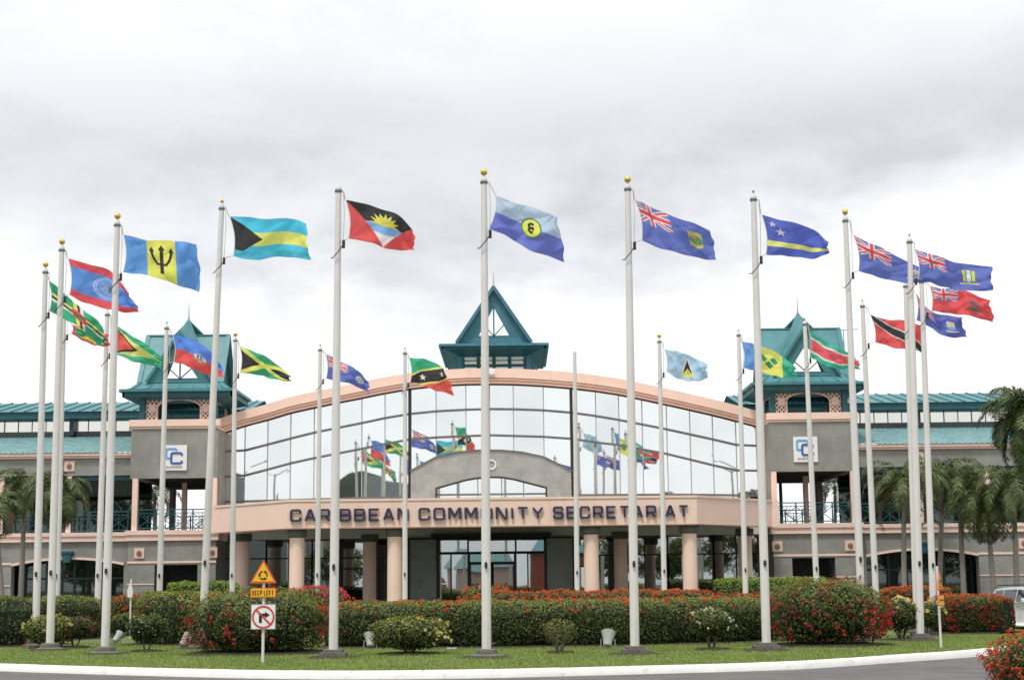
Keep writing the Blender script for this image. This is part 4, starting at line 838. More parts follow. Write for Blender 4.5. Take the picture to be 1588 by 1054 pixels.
    for x in (20.95, 24.3, 27.65, 31, 34.4, 38, 41.4, 45, 48.4): m1 = MB(); bx(m1, x - .12, x + .12, yw - .02, yw + .22, 4.46, 7.25); obj('post', m1, M['peach'], wg)
    xs_ = [to + .05, 20.83, 24.18, 27.53, 30.88, 34.28, 37.88, 41.28]
    for a, b in zip(xs_[:-1], xs_[1:]): x0, x1 = sorted((S(a + .12), S(b))); railing(x0, x1, yw + .1, 4.46, 5.5, wg, 3)
    # sun louvres hanging below the fascia
    lv = MB(); x = to + .2
    while x < xo: lv.bar((S(x), yw + .15, 7.22), (S(x + .45), yw + 1.0, 6.35), .05, .12); x += 1.1
    bx(lv, to, xo, yw + .1, yw + .22, 7.02, 7.3); obj('sun_screen', lv, M['teal_dk'], wg)
    sh = MB(); x0, x1 = sorted((S(to), S(xo))); sh.quad((x0, yw + .3, 7.1), (x1, yw + .3, 7.1), (x1, yw + 1.2, 6.3), (x0, yw + 1.2, 6.3)); obj('sun_screen', sh, M['door_teal'], wg)
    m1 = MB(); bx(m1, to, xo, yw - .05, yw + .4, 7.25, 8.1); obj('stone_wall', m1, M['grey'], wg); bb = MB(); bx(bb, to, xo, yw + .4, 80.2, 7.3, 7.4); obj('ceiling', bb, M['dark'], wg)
    for x in (20.95, 26, 31.2, 36, 41): emblem_tile(S(x), 7.72, yw - .05, wg)
    m1 = MB(); bx(m1, to + .002, xo, yw - .16, yw + .4, 8.1, 8.22); bx(m1, to + .002, xo, yw - .26, yw + .4, 8.22, 8.34); obj('cornice', m1, M['peach'], wg)
    rf = MB(); xa_ = to - 2; st = .095; prev = None
    nst = 170; x0, x1 = to - .1, 40.0   # corrugated sheet: modelled ribs close to the tower
    k = 0; x = x0
    while x < xo:
        h1 = .035 if k % 2 else 0; x2 = x + .14; h2 = 0 if k % 2 else .035
        rf.quad((S(x), yw - .3, 8.34 + h1), (S(x2), yw - .3, 8.34 + h2), (S(x2), 82, 9.72 + h2), (S(x), 82, 9.72 + h1)); x = x2; k += 1
    obj('corrugated_roof', rf, M['corr'], wg)
    m1 = MB(); bx(m1, to - .1, xo, 81.98, 82.3, 9.45, 9.98); obj('upstand', m1, M['greydark'], wg)
    xq = [13.9, 17.2, 22.4, 27.6, 32.8, 38.0, 43.2, xo]
    for a, b in zip(xq[:-1], xq[1:]):
        a, b = sorted((S(a + .02), S(b - .02))); nn_ = round((b - a) / .75); q = MB(); fr_ = MB()
        for k in range(nn_): j = random.uniform(-.012, .012); xa_, xb_ = a + (b - a) * k / nn_, a + (b - a) * (k + 1) / nn_; q.quad((xa_, 82.05 + j, 9.98), (xb_, 82.05 - j, 9.98), (xb_, 82.05 - j, 10.62), (xa_, 82.05 + j, 10.62)); fr_.box(xa_ - .018, xa_ + .018, 82.0, 82.1, 9.98, 10.62)
        fr_.box(a + .02, b, 82.01, 82.09, 9.975, 10.0); w2 = obj('clerestory_window', q, M['clere'], wg); obj('frame', fr_, M['mull'], w2)
    for x in (22.4, 27.6, 32.8, 38, 43.2): m1 = MB(); bx(m1, x - .12, x + .12, 81.55, 82.0, 9.75, 10.62); obj('bracket', m1, M['door_teal'], wg)
    m1 = MB(); bx(m1, 12.9, xo, 81.3, 81.42, 10.62, 10.98); bx(m1, 12.9, xo, 81.42, 82.3, 10.60, 10.66); obj('fascia', m1, M['teal_dk'], wg)
    x0, x1 = sorted((S(12.9), S(xo))); m1 = MB().quad((x0, 81.2, 10.98), (x1, 81.2, 10.98), (x1, 86, 12.0), (x0, 86, 12.0)).quad((x0, 86, 12.0), (x1, 86, 12.0), (x1, 92, 10.9), (x0, 92, 10.9)); obj('standing_seam_roof', m1, M['teal'], wg)
    se = MB(); x = 13.3
    while x < xo: se.bar((S(x), 81.2, 11.01), (S(x), 86, 12.03), .05, .07); x += .72
    obj('roof_seam', se, M['teal'], wg)
    m1 = MB(); bx(m1, xo - .3, xo, yw, 92, 0, 8.3); bx(m1, xo - .3, xo - .002, 82.05, 92, 8.3, 11); bx(m1, 18, xo, 91.7, 92, 0, 4.3); bx(m1, 22.6, xo, 91.7, 92, 4.3, 10.9); obj('rear_wall', m1, M['grey'], wg)
side(-1); side(1)
# ------------------------------------------------------------------ centre cupola
cu = bpy.data.objects.new('cupola', None); cu.location = (0, 7, 12); link(cu, B); yc = 83.6
x0, x1 = X0 - 1.95, X0 + 1.95; z0 = 12.35; zt = 14.0
obj('cupola_wall', MB().box(x0, x1, yc - 2.9, yc + 3.2, z0 - .8, z0 + .22).box(x0, x0 + .28, yc - 2.9, yc + 3.2, z0 + .22, zt).box(x1 - .28, x1, yc - 2.9, yc + 3.2, z0 + .22, zt).box(x0 + .28, x1 - .28, yc - 2.88, yc + 3.1, z0 + 1.15, zt), M['teal_blue'], cu)
obj('cupola_wall', MB().box(x0 + .3, x1 - .3, yc - 2.5, yc - 2.4, z0 + .2, zt), M['dark'], cu)
for i in range(4):
    wx = X0 - 1.62 + i * .82; wn = bpy.data.objects.new('window', None); wn.location = (wx + .38 - X0, 0, 0); link(wn, cu)
    l = MB()
    for k in range(4): zz = z0 + .30 + k * .215 + (.1 if k > 1 else 0); l.add([(wx + .06, yc - 2.93, zz), (wx + .70, yc - 2.93, zz), (wx + .70, yc - 2.90, zz + .17), (wx + .06, yc - 2.90, zz + .17)], [(0, 1, 2, 3)])
    obj('louvre', l, M['glass_lv'], wn); fr = MB()
    for xq in (wx, wx + .76): fr.box(xq - .04, xq + .04, yc - 2.97, yc - 2.8, z0 + .2, z0 + 1.18)
    fr.box(wx + .04, wx + .72, yc - 2.96, yc - 2.8, z0 + .72, z0 + .80); obj('frame', fr, M['teal_dk'], wn)
br = MB()
for sx in (-1, 1): br.bar((X0 + sx * 1.95, yc - 2.8, z0 + .95), (X0 + sx * 2.6, yc - 3.0, z0 + .0), .09, .07)
obj('brace', br, M['teal_blue'], cu)
pavilion(X0, yc, 13.86, 1.95, 3.1, False, cu, 2.72, 4.0)
# ------------------------------------------------------------------ logo signs
def logo(x, z_, y, label):
    t = thing('logo_sign', label, 'sign', (x, y, z_), 'blue double C logo signs on the two towers'); W = 1.18
    obj('panel', MB().box(x - W / 2, x + W / 2, y - .06, y, z_ - W / 2 - .03, z_ + W / 2 + .03), M['sign_white'], t)
    c1 = [(1, .72), (1, 1), (.0, 1), (0, 0), (.5, 0)]; c1 = [(1, .78), (1, .9), (.9, 1), (.1, 1), (0, .9), (0, .1), (.1, 0), (.48, 0)]
    obj('emblem', MB().stroke(c1, .085, (x - .42, z_ - .02), .50, .46, y - .085, .022), M['logo_lb'], t)
    c2 = [(1, .75), (1, .9), (.9, 1), (.1, 1), (0, .9), (0, .1), (.1, 0), (.9, 0), (1, .1), (1, .25)]
    obj('emblem', MB().stroke(c2, .09, (x - .17, z_ - .27), .52, .50, y - .095, .022), M['logo_nb'], t)
    mb = MB(); xx_ = x - .40
    for ch in 'CARICOM':
        w_ = .03 if ch == 'I' else .095; g = glyph(ch, xx_, z_ - .50, w_, .095, .022, y - .08, .018); mb.add(g.v, g.f); xx_ += w_ + .028
    obj('caption', mb, M['logo_gr'], t)
lp = at(271.5, 709.5, 75.98); logo(lp.x, lp.z, 75.98, 'white square sign with blue interlocked double C on the left tower wall')
lp = at(1249, 696.5, 75.98); logo(lp.x, lp.z, 75.98, 'white square sign with blue interlocked double C on the right tower wall')
p = at(762, 581, 76.6); t = thing('camera_housing', 'small white floodlight box on top of the peach arch in front of the cupola', 'floodlight', tuple(p))
obj('housing', MB().box(p.x - .19, p.x + .19, 76.35, 76.6, p.z - .02, p.z + .26), M['plastic'], t, bevel=.03); obj('bracket', MB().box(p.x - .12, p.x - .06, 76.4, 76.73, p.z - .14, p.z - .02).box(p.x + .06, p.x + .12, 76.4, 76.73, p.z - .14, p.z - .02), M['galv'], t)
p = at(1308, 512, 86); t = thing('television_antenna', 'thin metal television aerial on a mast behind the right tower roof', 'antenna', (p.x, 86, 11.9))
obj('mast', MB().tube([(p.x, 86, 11.9), (p.x, 86, p.z)], .03, 6), M['galv'], t); mb = MB().tube([(p.x - 1.0, 86, p.z - .05), (p.x + .8, 86, p.z + .05)], .02, 5)
for k in range(7): xk = p.x - .9 + k * .27; l_ = .5 - .04 * k; mb.tube([(xk, 86 - l_, p.z - .04 + k * .015), (xk, 86 + l_, p.z - .04 + k * .015)], .012, 4)
mb.tube([(p.x - .4, 86, p.z), (p.x - .15, 86, p.z + .3)], .012, 4); obj('antenna_array', mb, M['galv'], t)
# ------------------------------------------------------------------ flagpoles
H_P = 11.2
lib = {}
def libmesh(name, mb, m, smooth=True):
    o = obj(name, mb, m, None, smooth=smooth, local=True); me = o.data; bpy.data.objects.remove(o); return me
MESH = dict(
 base=libmesh('base', MB().lathe([(.40, 0), (.39, .05), (.33, .065), (.26, .08), (.25, .17), (.20, .19), (.14, .20)], seg=18), M['concrete'], False),
 shade_bed=libmesh('soil_shade_bed', MB().lathe([(.64, .002), (.52, .04), (.30, .055), (.1, .055)], seg=20), M['shade_soil'], False),  # dark earth disc added as contact shade at each pole foot
 slab=libmesh('base', MB().box(-.30, .30, -.30, .30, 0, .12).box(-.22, .22, -.22, .22, .12, .19), M['concrete'], False),
 shaft=libmesh('shaft', MB().lathe([(.108, 0), (.106, 2), (.097, 5.5), (.082, 9), (.070, 11.03)], seg=20), M['pole']),
 cap=libmesh('cap', MB().lathe([(.08, 10.98), (.093, 11.0), (.093, 11.04), (.08, 11.05)], seg=16), M['cap']),
 truck=libmesh('truck', MB().lathe([(.078, 11.05), (.078, 11.08), (.06, 11.13), (.03, 11.16), (.02, 11.17)], seg=16), M['capw']),
 ball=libmesh('finial', MB().lathe([(.014, 11.12), (.014, 11.24)], seg=8).ball((0, 0, 11.27), .085, 18), M['gold']),
 sball=libmesh('finial', MB().ball((0, 0, 11.22), .055, 12), M['gold']),
 stub=libmesh('finial', MB().lathe([(.012, 11.15), (.012, 11.21), (.035, 11.22), (.025, 11.26)], seg=8), M['cap']),
 cleat=libmesh('cleat', MB().box(-.026, .026, -.155, -.095, 1.99, 2.13).box(-.034, .034, -.165, -.11, 2.03, 2.09), M['rust'], False))
# px of cap, py of cap, px low, py low, finial, base kind, flag key, label
POLES = [
 (70.5, 421, 56, 955, 'ball', None, 'dominica', 'flagpole furthest left, gold ball on top, behind the round hedge'),
 (96, 386.5, 77.5, 1000, 'ball', 'base', 'belize', 'flagpole with red edged blue flag, second from the left, on a round concrete base'),
 (182, 347.6, 163, 1008, 'ball', 'base', 'barbados', 'flagpole flying the blue and yellow trident flag'),
 (99.5, 478, 88, 915, 'stub', None, 'grenada', 'flagpole half hidden right behind the second front pole on the left'),
 (166.5, 487, 150, 975, 'stub', None, 'guyana', 'flagpole with green flag and red triangle, just left of the trident flag pole'),
 (258.5, 508, 247, 930, 'stub', None, 'haiti', 'short looking flagpole in front of the left tower sign'),
 (344, 320, 316, 940, 'sball', None, 'bahamas', 'tall flagpole with turquoise and yellow flag beside the left tower'),
 (365, 527, 360, 920, 'ball', None, 'jamaica', 'flagpole with gold ball and yellow diagonal cross flag'),
 (496.5, 542, 492, 925, 'stub', None, 'montserrat', 'flagpole standing before the letters CAR of the canopy, rear row'),
 (525, 294.5, 517, 1008, None, 'slab', 'antigua', 'tall front flagpole with red flag with a sun on square concrete base'),
 (628, 547, 628, 915, 'stub', None, 'kitts', 'rear flagpole with green, black and red diagonal flag'),
 (750.5, 281, 754.5, 1008, 'ball', 'base', 'caricom', 'tallest flagpole in the centre with big gold ball'),
 (891, 545, 895, 908, None, None, None, 'bare flagpole without flag or ball in the rear row'),
 (973.5, 292, 984.5, 1003, 'ball', 'slab', 'turks', 'tall front flagpole right of centre with gold ball and blue ensign'),
 (1022.5, 529, 1030, 905, 'ball', None, 'lucia', 'rear flagpole with gold ball and pale blue flag'),
 (1145.5, 519, 1156, 910, 'stub', None, 'vincent', 'rear flagpole at the right end of the canopy'),
 (1168.5, 308, 1188.5, 995, 'stub', 'slab', 'curacao', 'tall front flagpole with blue flag and yellow stripe beside the big red bush'),
 (1248, 502, 1266, 900, 'stub', None, 'suriname', 'rear flagpole crossing the right tower sign'),
 (1311, 340, 1335, 915, 'ball', None, 'cayman', 'tall flagpole with gold ball just right of the right tower'),
 (1337.5, 474, 1358.5, 925, 'stub', None, 'trinidad', 'rear flagpole with red flag and black diagonal band'),
 (1404.5, 443, 1420, 900, 'stub', None, 'anguilla', 'flagpole tucked close behind the left of the far right pair'),
 (1410.5, 374, 1426, 940, 'stub', 'slab', 'bvi', 'tall flagpole far right with blue ensign bearing a green crest'),
 (1429, 436, 1447.5, 938, 'stub', 'slab', 'bermuda', 'furthest right flagpole flying the red ensign')]
POLE_AT = {}
FAR = {344: 1.13, 1311: 1.08}            # these two stand a little further out than the rest
for (tx, ty, lx, ly, fin, bs, key, lab) in POLES:
    Y = depth_for_height(tx, ty, .12 + 11.05); sc_ = FAR.get(tx, 1.0); Y *= sc_; T = at(tx, ty, Y); Lw = at(lx, ly, Y); k = (Lw.x - T.x) / (Lw.z - T.z); bxp = Lw.x + k * (.12 - Lw.z); ang = math.atan2(T.x - bxp, T.z - .12)
    t = thing('flagpole', lab, 'flagpole', (bxp, Y, .12), 'white metal flagpoles in a ring on the island', rot=(0, ang, 0)); t.scale = (1, 1, sc_ if sc_ == 1 else 1 + (sc_ - 1) * .83)
    for nm, mk in (('shaft', 'shaft'), ('cap', 'cap'), ('truck', 'truck') if tx != 891 else (None, None), ('finial', fin) if fin else (None, None), ('base', bs or 'base'), ('cleat', 'cleat'), ('soil_shade_bed', 'shade_bed')):
        if mk:
            if tx == 891 and nm == 'cap': continue
            o = bpy.data.objects.new(nm, MESH[mk]); link(o, t)
    POLE_AT[key] = (bxp, Y, ang, t, T.z - .12)
# ------------------------------------------------------------------ flags
def star(x, y, cx, cy, R, n=5, inner=.382, rot=0.0, asp=1.0):
    dx, dy = (x - cx) * asp, (y - cy); r = np.hypot(dx, dy) + 1e-9; a = (np.arctan2(dx, -dy) + rot) % (2 * PI / n); a = np.minimum(a, 2 * PI / n - a); al = PI / n; ri = R * inner
    # line from (R,0) to (ri cos al, ri sin al)
    x1, y1 = ri * math.cos(al), ri * math.sin(al); nx, ny = y1, R - x1; return (r * np.cos(a) * nx + r * np.sin(a) * ny) < R * y1
def W_(c, m, col): c[m] = col
BLU = (.03, .12, .55); NAV = (.035, .065, .36); RD = (.66, .02, .03); WH = (.78, .79, .80); YL = (.82, .62, .03); GR = (.0, .26, .12); BK = (.01, .01, .012)
def jack(c, u, v, blue=NAV, w=.5, h=.5):
    s = u / w * 2; t = v / h; k = (u < w) & (v < h); d1 = np.abs(t - s / 2) * .894; d2 = np.abs(t - 1 + s / 2) * .894
    W_(c, k, blue); W_(c, k & ((d1 < .105) | (d2 < .105)), WH); W_(c, k & ((d1 < .045) | (d2 < .045)), RD)
    cr = (np.abs(s - 1) < .17) | (np.abs(t - .5) < .17); W_(c, k & cr, WH); cr = (np.abs(s - 1) < .10) | (np.abs(t - .5) < .10); W_(c, k & cr, RD)
def f_dominica(u, v):
    c = np.tile(np.array((.0, .33, .14)), (*u.shape, 1)); 
    for q, col in ((.37, YL), (.46, BK), (.54, WH)):
        W_(c, (v > q) & (v < q + .09), col); W_(c, (u > .5 + (q - .5) * .55) & (u < .5 + (q - .41) * .55), col)
    r = np.hypot((u - .5) * 1.8, v - .5); W_(c, r < .21, RD); W_(c, r < .10, (.05, .25, .08)); return c
def f_belize(u, v):
    c = np.tile(np.array((.05, .22, .62)), (*u.shape, 1)); W_(c, (v < .19) | (v > .80), (.68, .03, .05)); r = np.hypot((u - .50) * 1.55, v - .49)
    W_(c, (r < .27) & (r > .245) | (r < .225) & (r > .21), (.35, .42, .62)); W_(c, (r < .16) & (np.sin(u * 70) * np.sin(v * 45) > -.1), (.22, .27, .40)); W_(c, (r < .10) & (np.sin(u * 50) > .2), (.10, .12, .2)); return c
def f_barbados(u, v):
    c = np.tile(np.array((.055, .25, .68)), (*u.shape, 1)); W_(c, (u > .335) & (u < .665), (.84, .62, .03)); x = (u - .5) * 1.7; y = v - .5; yy = y
    W_(c, (np.abs(x) < .035) & (y > -.28) & (y < .36), BK); W_(c, (np.abs(x) < .035 + .0) & (y > -.28) & (y < .2), BK)
    W_(c, (np.abs(y + .28) < .05) & (np.abs(x) < .06 * (1 - (-(y + .28)) / .05).clip(0, 1)), BK)
    sx = np.abs(x); cur = .19 - .12 * ((y + .25) / .37).clip(0, 1) ** 2.2; W_(c, (np.abs(sx - cur) < .028) & (y > -.25) & (y < .12), BK); W_(c, (np.abs(y - .12) < .03) & (sx < .10), BK)
    W_(c, (y > -.33) & (y < -.20) & (np.abs(sx - .19) < (y + .33) * .45), BK); W_(c, (y > -.38) & (y < -.24) & (sx < (y + .38) * .45), BK); return c
def f_grenada(u, v):
    c = np.tile(np.array(RD), (*u.shape, 1)); a = (u > .08) & (u < .92) & (v > .13) & (v < .87); x = (u - .08) / .84; y = (v - .13) / .74; gm = a & ((x < y) & (x < 1 - y) | (x > y) & (x > 1 - y)); W_(c, a, YL); W_(c, gm, GR); W_(c, np.hypot((u - .5) * 1.6, v - .5) < .13, RD); return c
def f_guyana(u, v):
    c = np.tile(np.array((.0, .36, .16)), (*u.shape, 1)); e = np.abs(v - .5) * 2; W_(c, u < 1 - e + .02, WH); W_(c, u < .95 - e * .97, (.85, .65, .04)); W_(c, u < .5 * (1 - e) + .045, BK); W_(c, u < .46 * (1 - e), (.72, .06, .04)); return c
def f_haiti(u, v):
    c = np.tile(np.array((.04, .17, .62)), (*u.shape, 1)); W_(c, v > .5, (.72, .03, .03)); a = (np.abs(u - .52) < .10) & (np.abs(v - .52) < .17); W_(c, a & (np.abs(v - .52) < .15 - np.abs(u - .52) * .9), WH)
    W_(c, a & (np.hypot((u - .52) * 1.4, v - .49) < .09) & (np.sin(u * 120) > -.3), (.18, .12, .2)); W_(c, a & (v > .57) & (v < .63), (.15, .28, .1)); return c
def f_bahamas(u, v):
    c = np.tile(np.array((.0, .42, .62)), (*u.shape, 1)); W_(c, (v > .345) & (v < .665), (.86, .76, .05)); W_(c, u < .40 * (1 - np.abs(v - .5) * 2), BK); W_(c, v > .82, (.0, .34, .48)); return c
def f_jamaica(u, v):
    c = np.tile(np.array(BK), (*u.shape, 1)); W_(c, (v < u) & (v < 1 - u) | (v > u) & (v > 1 - u), (.0, .32, .14)); d = np.minimum(np.abs(v - u), np.abs(v - 1 + u)); W_(c, d < .10, (.85, .74, .04)); return c
def ensign(badge, base=(.07, .11, .42)):
    def f(u, v):
        c = np.tile(np.array(base), (*u.shape, 1)); jack(c, u, v, (.10, .15, .45)); badge(c, u, v); return c
    return f
def bd_white(c, u, v):
    r = np.hypot((u - .76) * 1.9, v - .5); W_(c, r < .19, (.62, .66, .72)); W_(c, r < .145, (.20, .36, .40)); W_(c, (r < .12) & (np.sin(u * 90) * np.sin(v * 60) > .1), (.55, .45, .28)); W_(c, (np.abs(v - .58) < .03) & (r < .14), (.25, .22, .12))
def bd_yellow(c, u, v):
    k = (np.abs(u - .76) < .085) & (v > .28) & (v < .74 - np.abs(u - .76) * .9); W_(c, k, (.42, .40, .06)); W_(c, k & (np.hypot((u - .76) * 1.5, v - .5) < .13), (.10, .22, .06)); W_(c, k & (np.hypot((u - .74) * 1.5, v - .42) < .05), (.5, .2, .1))
def bd_shield(c, u, v):
    k = (np.abs(u - .78) < .07) & (v > .30) & (v < .70 - np.abs(u - .78)); W_(c, k, (.75, .76, .78)); W_(c, k & (v > .52), (.10, .30, .5)); W_(c, k & (np.abs(np.hypot((u - .78) * 1.8, v - .43) - .06) < .025), (.75, .35, .05)); W_(c, (np.abs(u - .78) < .11) & (np.abs(v - .74) < .03), (.7, .7, .62))
def bd_green(c, u, v):
    k = (np.abs(u - .78) < .07) & (v > .24) & (v < .70 - np.abs(u - .78)); W_(c, k, (.06, .26, .10)); W_(c, k & (np.abs(u - .78) < .018), (.72, .72, .66)); W_(c, k & (np.abs(np.abs(u - .78) - .048) < .012), (.55, .48, .14)); W_(c, (np.abs(u - .78) < .10) & (np.abs(v - .74) < .03), (.45, .42, .14))
def bd_bermuda(c, u, v):
    k = (np.abs(u - .76) < .095) & (v > .26) & (v < .80 - np.abs(u - .76) * 1.2); W_(c, k, (.42, .05, .045)); W_(c, k & (v > .66), (.08, .16, .06)); W_(c, k & (np.hypot((u - .76) * 1.5, v - .46) < .11), (.13, .05, .06))
def f_antigua(u, v):
    c = np.tile(np.array((.70, .035, .035)), (*u.shape, 1)); e = v / .98; L_ = .5 * e; k = (u > L_) & (u < 1 - L_); W_(c, k, BK); x = (u - .5) * 1.55; y = v - .43; r = np.hypot(x, y)
    W_(c, k & (v < .44) & star(u, v, .5, .43, .34, 16, .62, 0, 1.55), (.86, .55, .02)); W_(c, k & (v >= .43) & (v < .66), (.13, .33, .68)); W_(c, k & (v >= .66), WH); W_(c, ~k, (.70, .035, .035)); return c
def f_kitts(u, v):
    c = np.tile(np.array((.0, .36, .16)), (*u.shape, 1)); s = u * .96 + v - .98; s = (u + v * 1.0) - 1.0; s = (v - (1 - u)) ; W_(c, s > 0, (.74, .045, .035)); W_(c, np.abs(s) < .31, (.84, .66, .05)); W_(c, np.abs(s) < .24, BK)
    W_(c, star(u, v, .30, .70, .13, 5, .382, .3, 1.5) | star(u, v, .72, .28, .13, 5, .382, .3, 1.5), WH); return c
def f_caricom(u, v):
    c = np.tile(np.array((.35, .455, .575)), (*u.shape, 1)); W_(c, v > .48, (.10, .13, .50)); r = np.hypot((u - .56) * 1.6, v - .5); W_(c, r < .235, (.03, .20, .10)); W_(c, r < .20, (.85, .60, .03))
    x = (u - .56) * 1.6; y = v - .5; g1 = np.abs(np.hypot(x + .01, y + .045) - .055); g2 = np.abs(np.hypot(x - .02, y - .045) - .055); W_(c, (g1 < .028) & ((x + .01) < .045), BK); W_(c, (g2 < .028) & ((x - .02) < .045), BK); return c
def f_lucia(u, v):
    c = np.tile(np.array((.29, .46, .60)), (*u.shape, 1)); x = np.abs(u - .5) * 1.5; W_(c, (v > .14) & (v < .84) & (x < (v - .14) * .34 + .01), WH); W_(c, (v > .20) & (v < .83) & (x < (v - .19) * .30), BK); W_(c, (v > .52) & (v < .84) & (x < (v - .52) * .70), (.85, .60, .05)); return c
def f_vincent(u, v):
    c = np.tile(np.array((.07, .25, .68)), (*u.shape, 1)); W_(c, u > .28, (.84, .68, .05)); W_(c, u > .72, (.0, .36, .22))
    for cx, cy in ((.42, .42), (.58, .42), (.5, .62)): W_(c, (np.abs(u - cx) * 1.5 / .10 + np.abs(v - cy) / .15) < 1, (.0, .22, .10))
    return c
def f_curacao(u, v):
    c = np.tile(np.array((.04, .075, .42)), (*u.shape, 1)); W_(c, (v > .62) & (v < .77), (.86, .68, .10)); W_(c, star(u, v, .13, .18, .085, asp=1.45) | star(u, v, .235, .36, .12, asp=1.45), WH); return c
def f_suriname(u, v):
    c = np.tile(np.array((.0, .36, .20)), (*u.shape, 1)); W_(c, (v > .2) & (v < .8), WH); W_(c, (v > .28) & (v < .72), (.68, .05, .07)); return c
def f_trinidad(u, v):
    c = np.tile(np.array((.74, .035, .035)), (*u.shape, 1)); d = np.abs(u * .86 + .07 - v) ; W_(c, d < .17, WH); W_(c, d < .13, BK); return c
# outlines of each flag, hoist to fly: top edge, bottom edge (image points), then turned into points at the pole's own distance
FL = {
 'dominica': ([(75, 434), (91, 447), (121, 473), (145, 492), (161, 507)], [(76, 482), (100, 494), (127, 511), (145, 528), (158, 537)], f_dominica, 'green flag crossed by yellow, black and white bands with a red disc, leftmost', .9),
 'belize': ([(104.5, 400), (137, 410), (170, 419), (186, 436), (200, 456)], [(107, 457), (130, 468), (164, 479), (190, 484), (217, 483)], f_belize, 'blue flag with red top and bottom edges and a round crest', .5),
 'barbados': ([(190.7, 363.8), (227, 371), (271, 374.4), (306, 377.5)], [(190, 422), (229, 428), (275, 441), (311, 452.5)], f_barbados, 'blue and yellow flag with a black trident', .5),
 'grenada': ([(111, 503), (134, 509), (152, 514), (167, 520)], [(110, 517), (131, 528), (151, 537), (169, 536)], f_grenada, 'small crumpled red flag with yellow and green, below the leftmost green flag', 1.0),
 'guyana': ([(172, 500), (195, 514), (222, 531), (252, 555)], [(171, 546), (200, 557), (226, 565), (252, 571)], f_guyana, 'green flag with yellow arrowhead and red triangle', .8),
 'haiti': ([(267, 519), (293, 523), (325, 544), (343, 565)], [(269, 561), (293, 569), (322, 580), (347, 586)], f_haiti, 'blue over red flag with a small white crest', .5),
 'bahamas': ([(355, 335.5), (400, 338), (449, 339), (474, 347)], [(361, 397), (397, 403.5), (440, 398), (480, 402)], f_bahamas, 'turquoise and yellow flag with a black triangle', .4),
 'jamaica': ([(371, 535.5), (397, 547), (423, 559), (449, 583)], [(371.6, 577.5), (400, 582), (423, 586.5), (450, 592)], f_jamaica, 'black and green flag with yellow diagonal cross', .6),
 'montserrat': ([(504, 548), (527, 559), (552, 573), (570, 588)], [(505.5, 586.5), (526, 591), (552, 599), (573.5, 608)], ensign(bd_white), 'small blue ensign above the left half of the arch', .6),
 'antigua': ([(535, 309.7), (578, 319), (617, 334), (641, 357)], [(539.5, 370), (578, 377), (610, 387.5), (643.5, 389)], f_antigua, 'red flag with a yellow rising sun on black, blue and white', .4),
 'kitts': ([(633.5, 554), (663, 558.5), (684, 567), (690, 577)], [(636, 592), (655, 597), (680, 606), (705.5, 614)], f_kitts, 'green and red flag with black diagonal band and white stars', .6),
 'caricom': ([(768.5, 303), (806, 317), (845, 328), (865, 337)], [(757.5, 354.5), (793, 370), (825, 389), (876, 407)], f_caricom, 'pale blue over dark blue flag with a yellow disc, on the centre pole', .9),
 'turks': ([(984, 309.5), (1012, 322), (1060, 341), (1101, 357)], [(994.5, 372.5), (1032, 388), (1076, 398), (1112, 403.5)], ensign(bd_yellow), 'large blue ensign with a yellow and green shield, right of centre', .5),
 'lucia': ([(1030, 541), (1053, 546), (1077, 554), (1097, 566)], [(1033, 576), (1056, 588), (1077, 592), (1096, 586)], f_lucia, 'pale blue flag with black and yellow triangles', .5),
 'vincent': ([(1149, 528), (1172, 535), (1208, 548), (1234, 571)], [(1152, 570), (1179, 577), (1210, 584), (1235, 585)], f_vincent, 'blue, yellow and green flag with three green diamonds', .5),
 'curacao': ([(1180, 332.5), (1220, 343.5), (1262, 356), (1284, 376)], [(1187, 395), (1223, 398), (1262, 400), (1285, 393)], f_curacao, 'dark blue flag with a yellow stripe and two white stars', .4),
 'suriname': ([(1254, 513), (1276, 526), (1301, 540), (1329, 554)], [(1255, 553.5), (1273, 562.5), (1301, 572), (1335, 572.5)], f_suriname, 'green, white and red striped flag before the right tower roof', .6),
 'cayman': ([(1322.5, 364), (1361, 382), (1404, 404), (1449, 421)], [(1331, 420), (1361, 430), (1407, 438), (1449, 438)], ensign(bd_shield), 'blue ensign on the tall pole right of the right tower', .5),
 'trinidad': ([(1349, 487.5), (1377, 496), (1410, 498), (1436, 508)], [(1357, 530.5), (1380, 537), (1410, 542), (1431, 547)], f_trinidad, 'red flag with a white edged black diagonal band', .5),
 'anguilla': ([(1419, 452), (1434, 474), (1460, 488), (1491, 492)], [(1421, 496), (1443, 508), (1470, 522), (1498, 524)], ensign(bd_shield), 'drooping dark blue ensign under the red ensign', .7),
 'bvi': ([(1418, 386), (1449, 396), (1483, 406), (1537, 414)], [(1424, 429), (1458, 443), (1489, 451), (1539, 449)], ensign(bd_green), 'long blue ensign with a green crest at the far right', .5),
 'bermuda': ([(1441, 443), (1470, 448), (1501, 452), (1535, 466)], [(1444, 482), (1471, 485), (1501, 490), (1541, 499.5)], ensign(bd_bermuda, (.72, .03, .035)), 'red ensign with a dark red shield at the far right', .6)}
def crv(P, t):
    P = np.array(P, float); n = len(P) - 1; s = np.clip(t * n, 0, n - 1e-9); i = s.astype(int); f = (s - i)[:, None]; Q = np.concatenate([[2 * P[0] - P[1]], P, [2 * P[-1] - P[-2]]])
    a, b, c_, d = Q[i], Q[i + 1], Q[i + 2], Q[i + 3]; return .5 * (2 * b + (c_ - a) * f + (2 * a - 5 * b + 4 * c_ - d) * f * f + (3 * b - 3 * c_ + d - a) * f ** 3)
order = {k: i for i, k in enumerate(FL)}
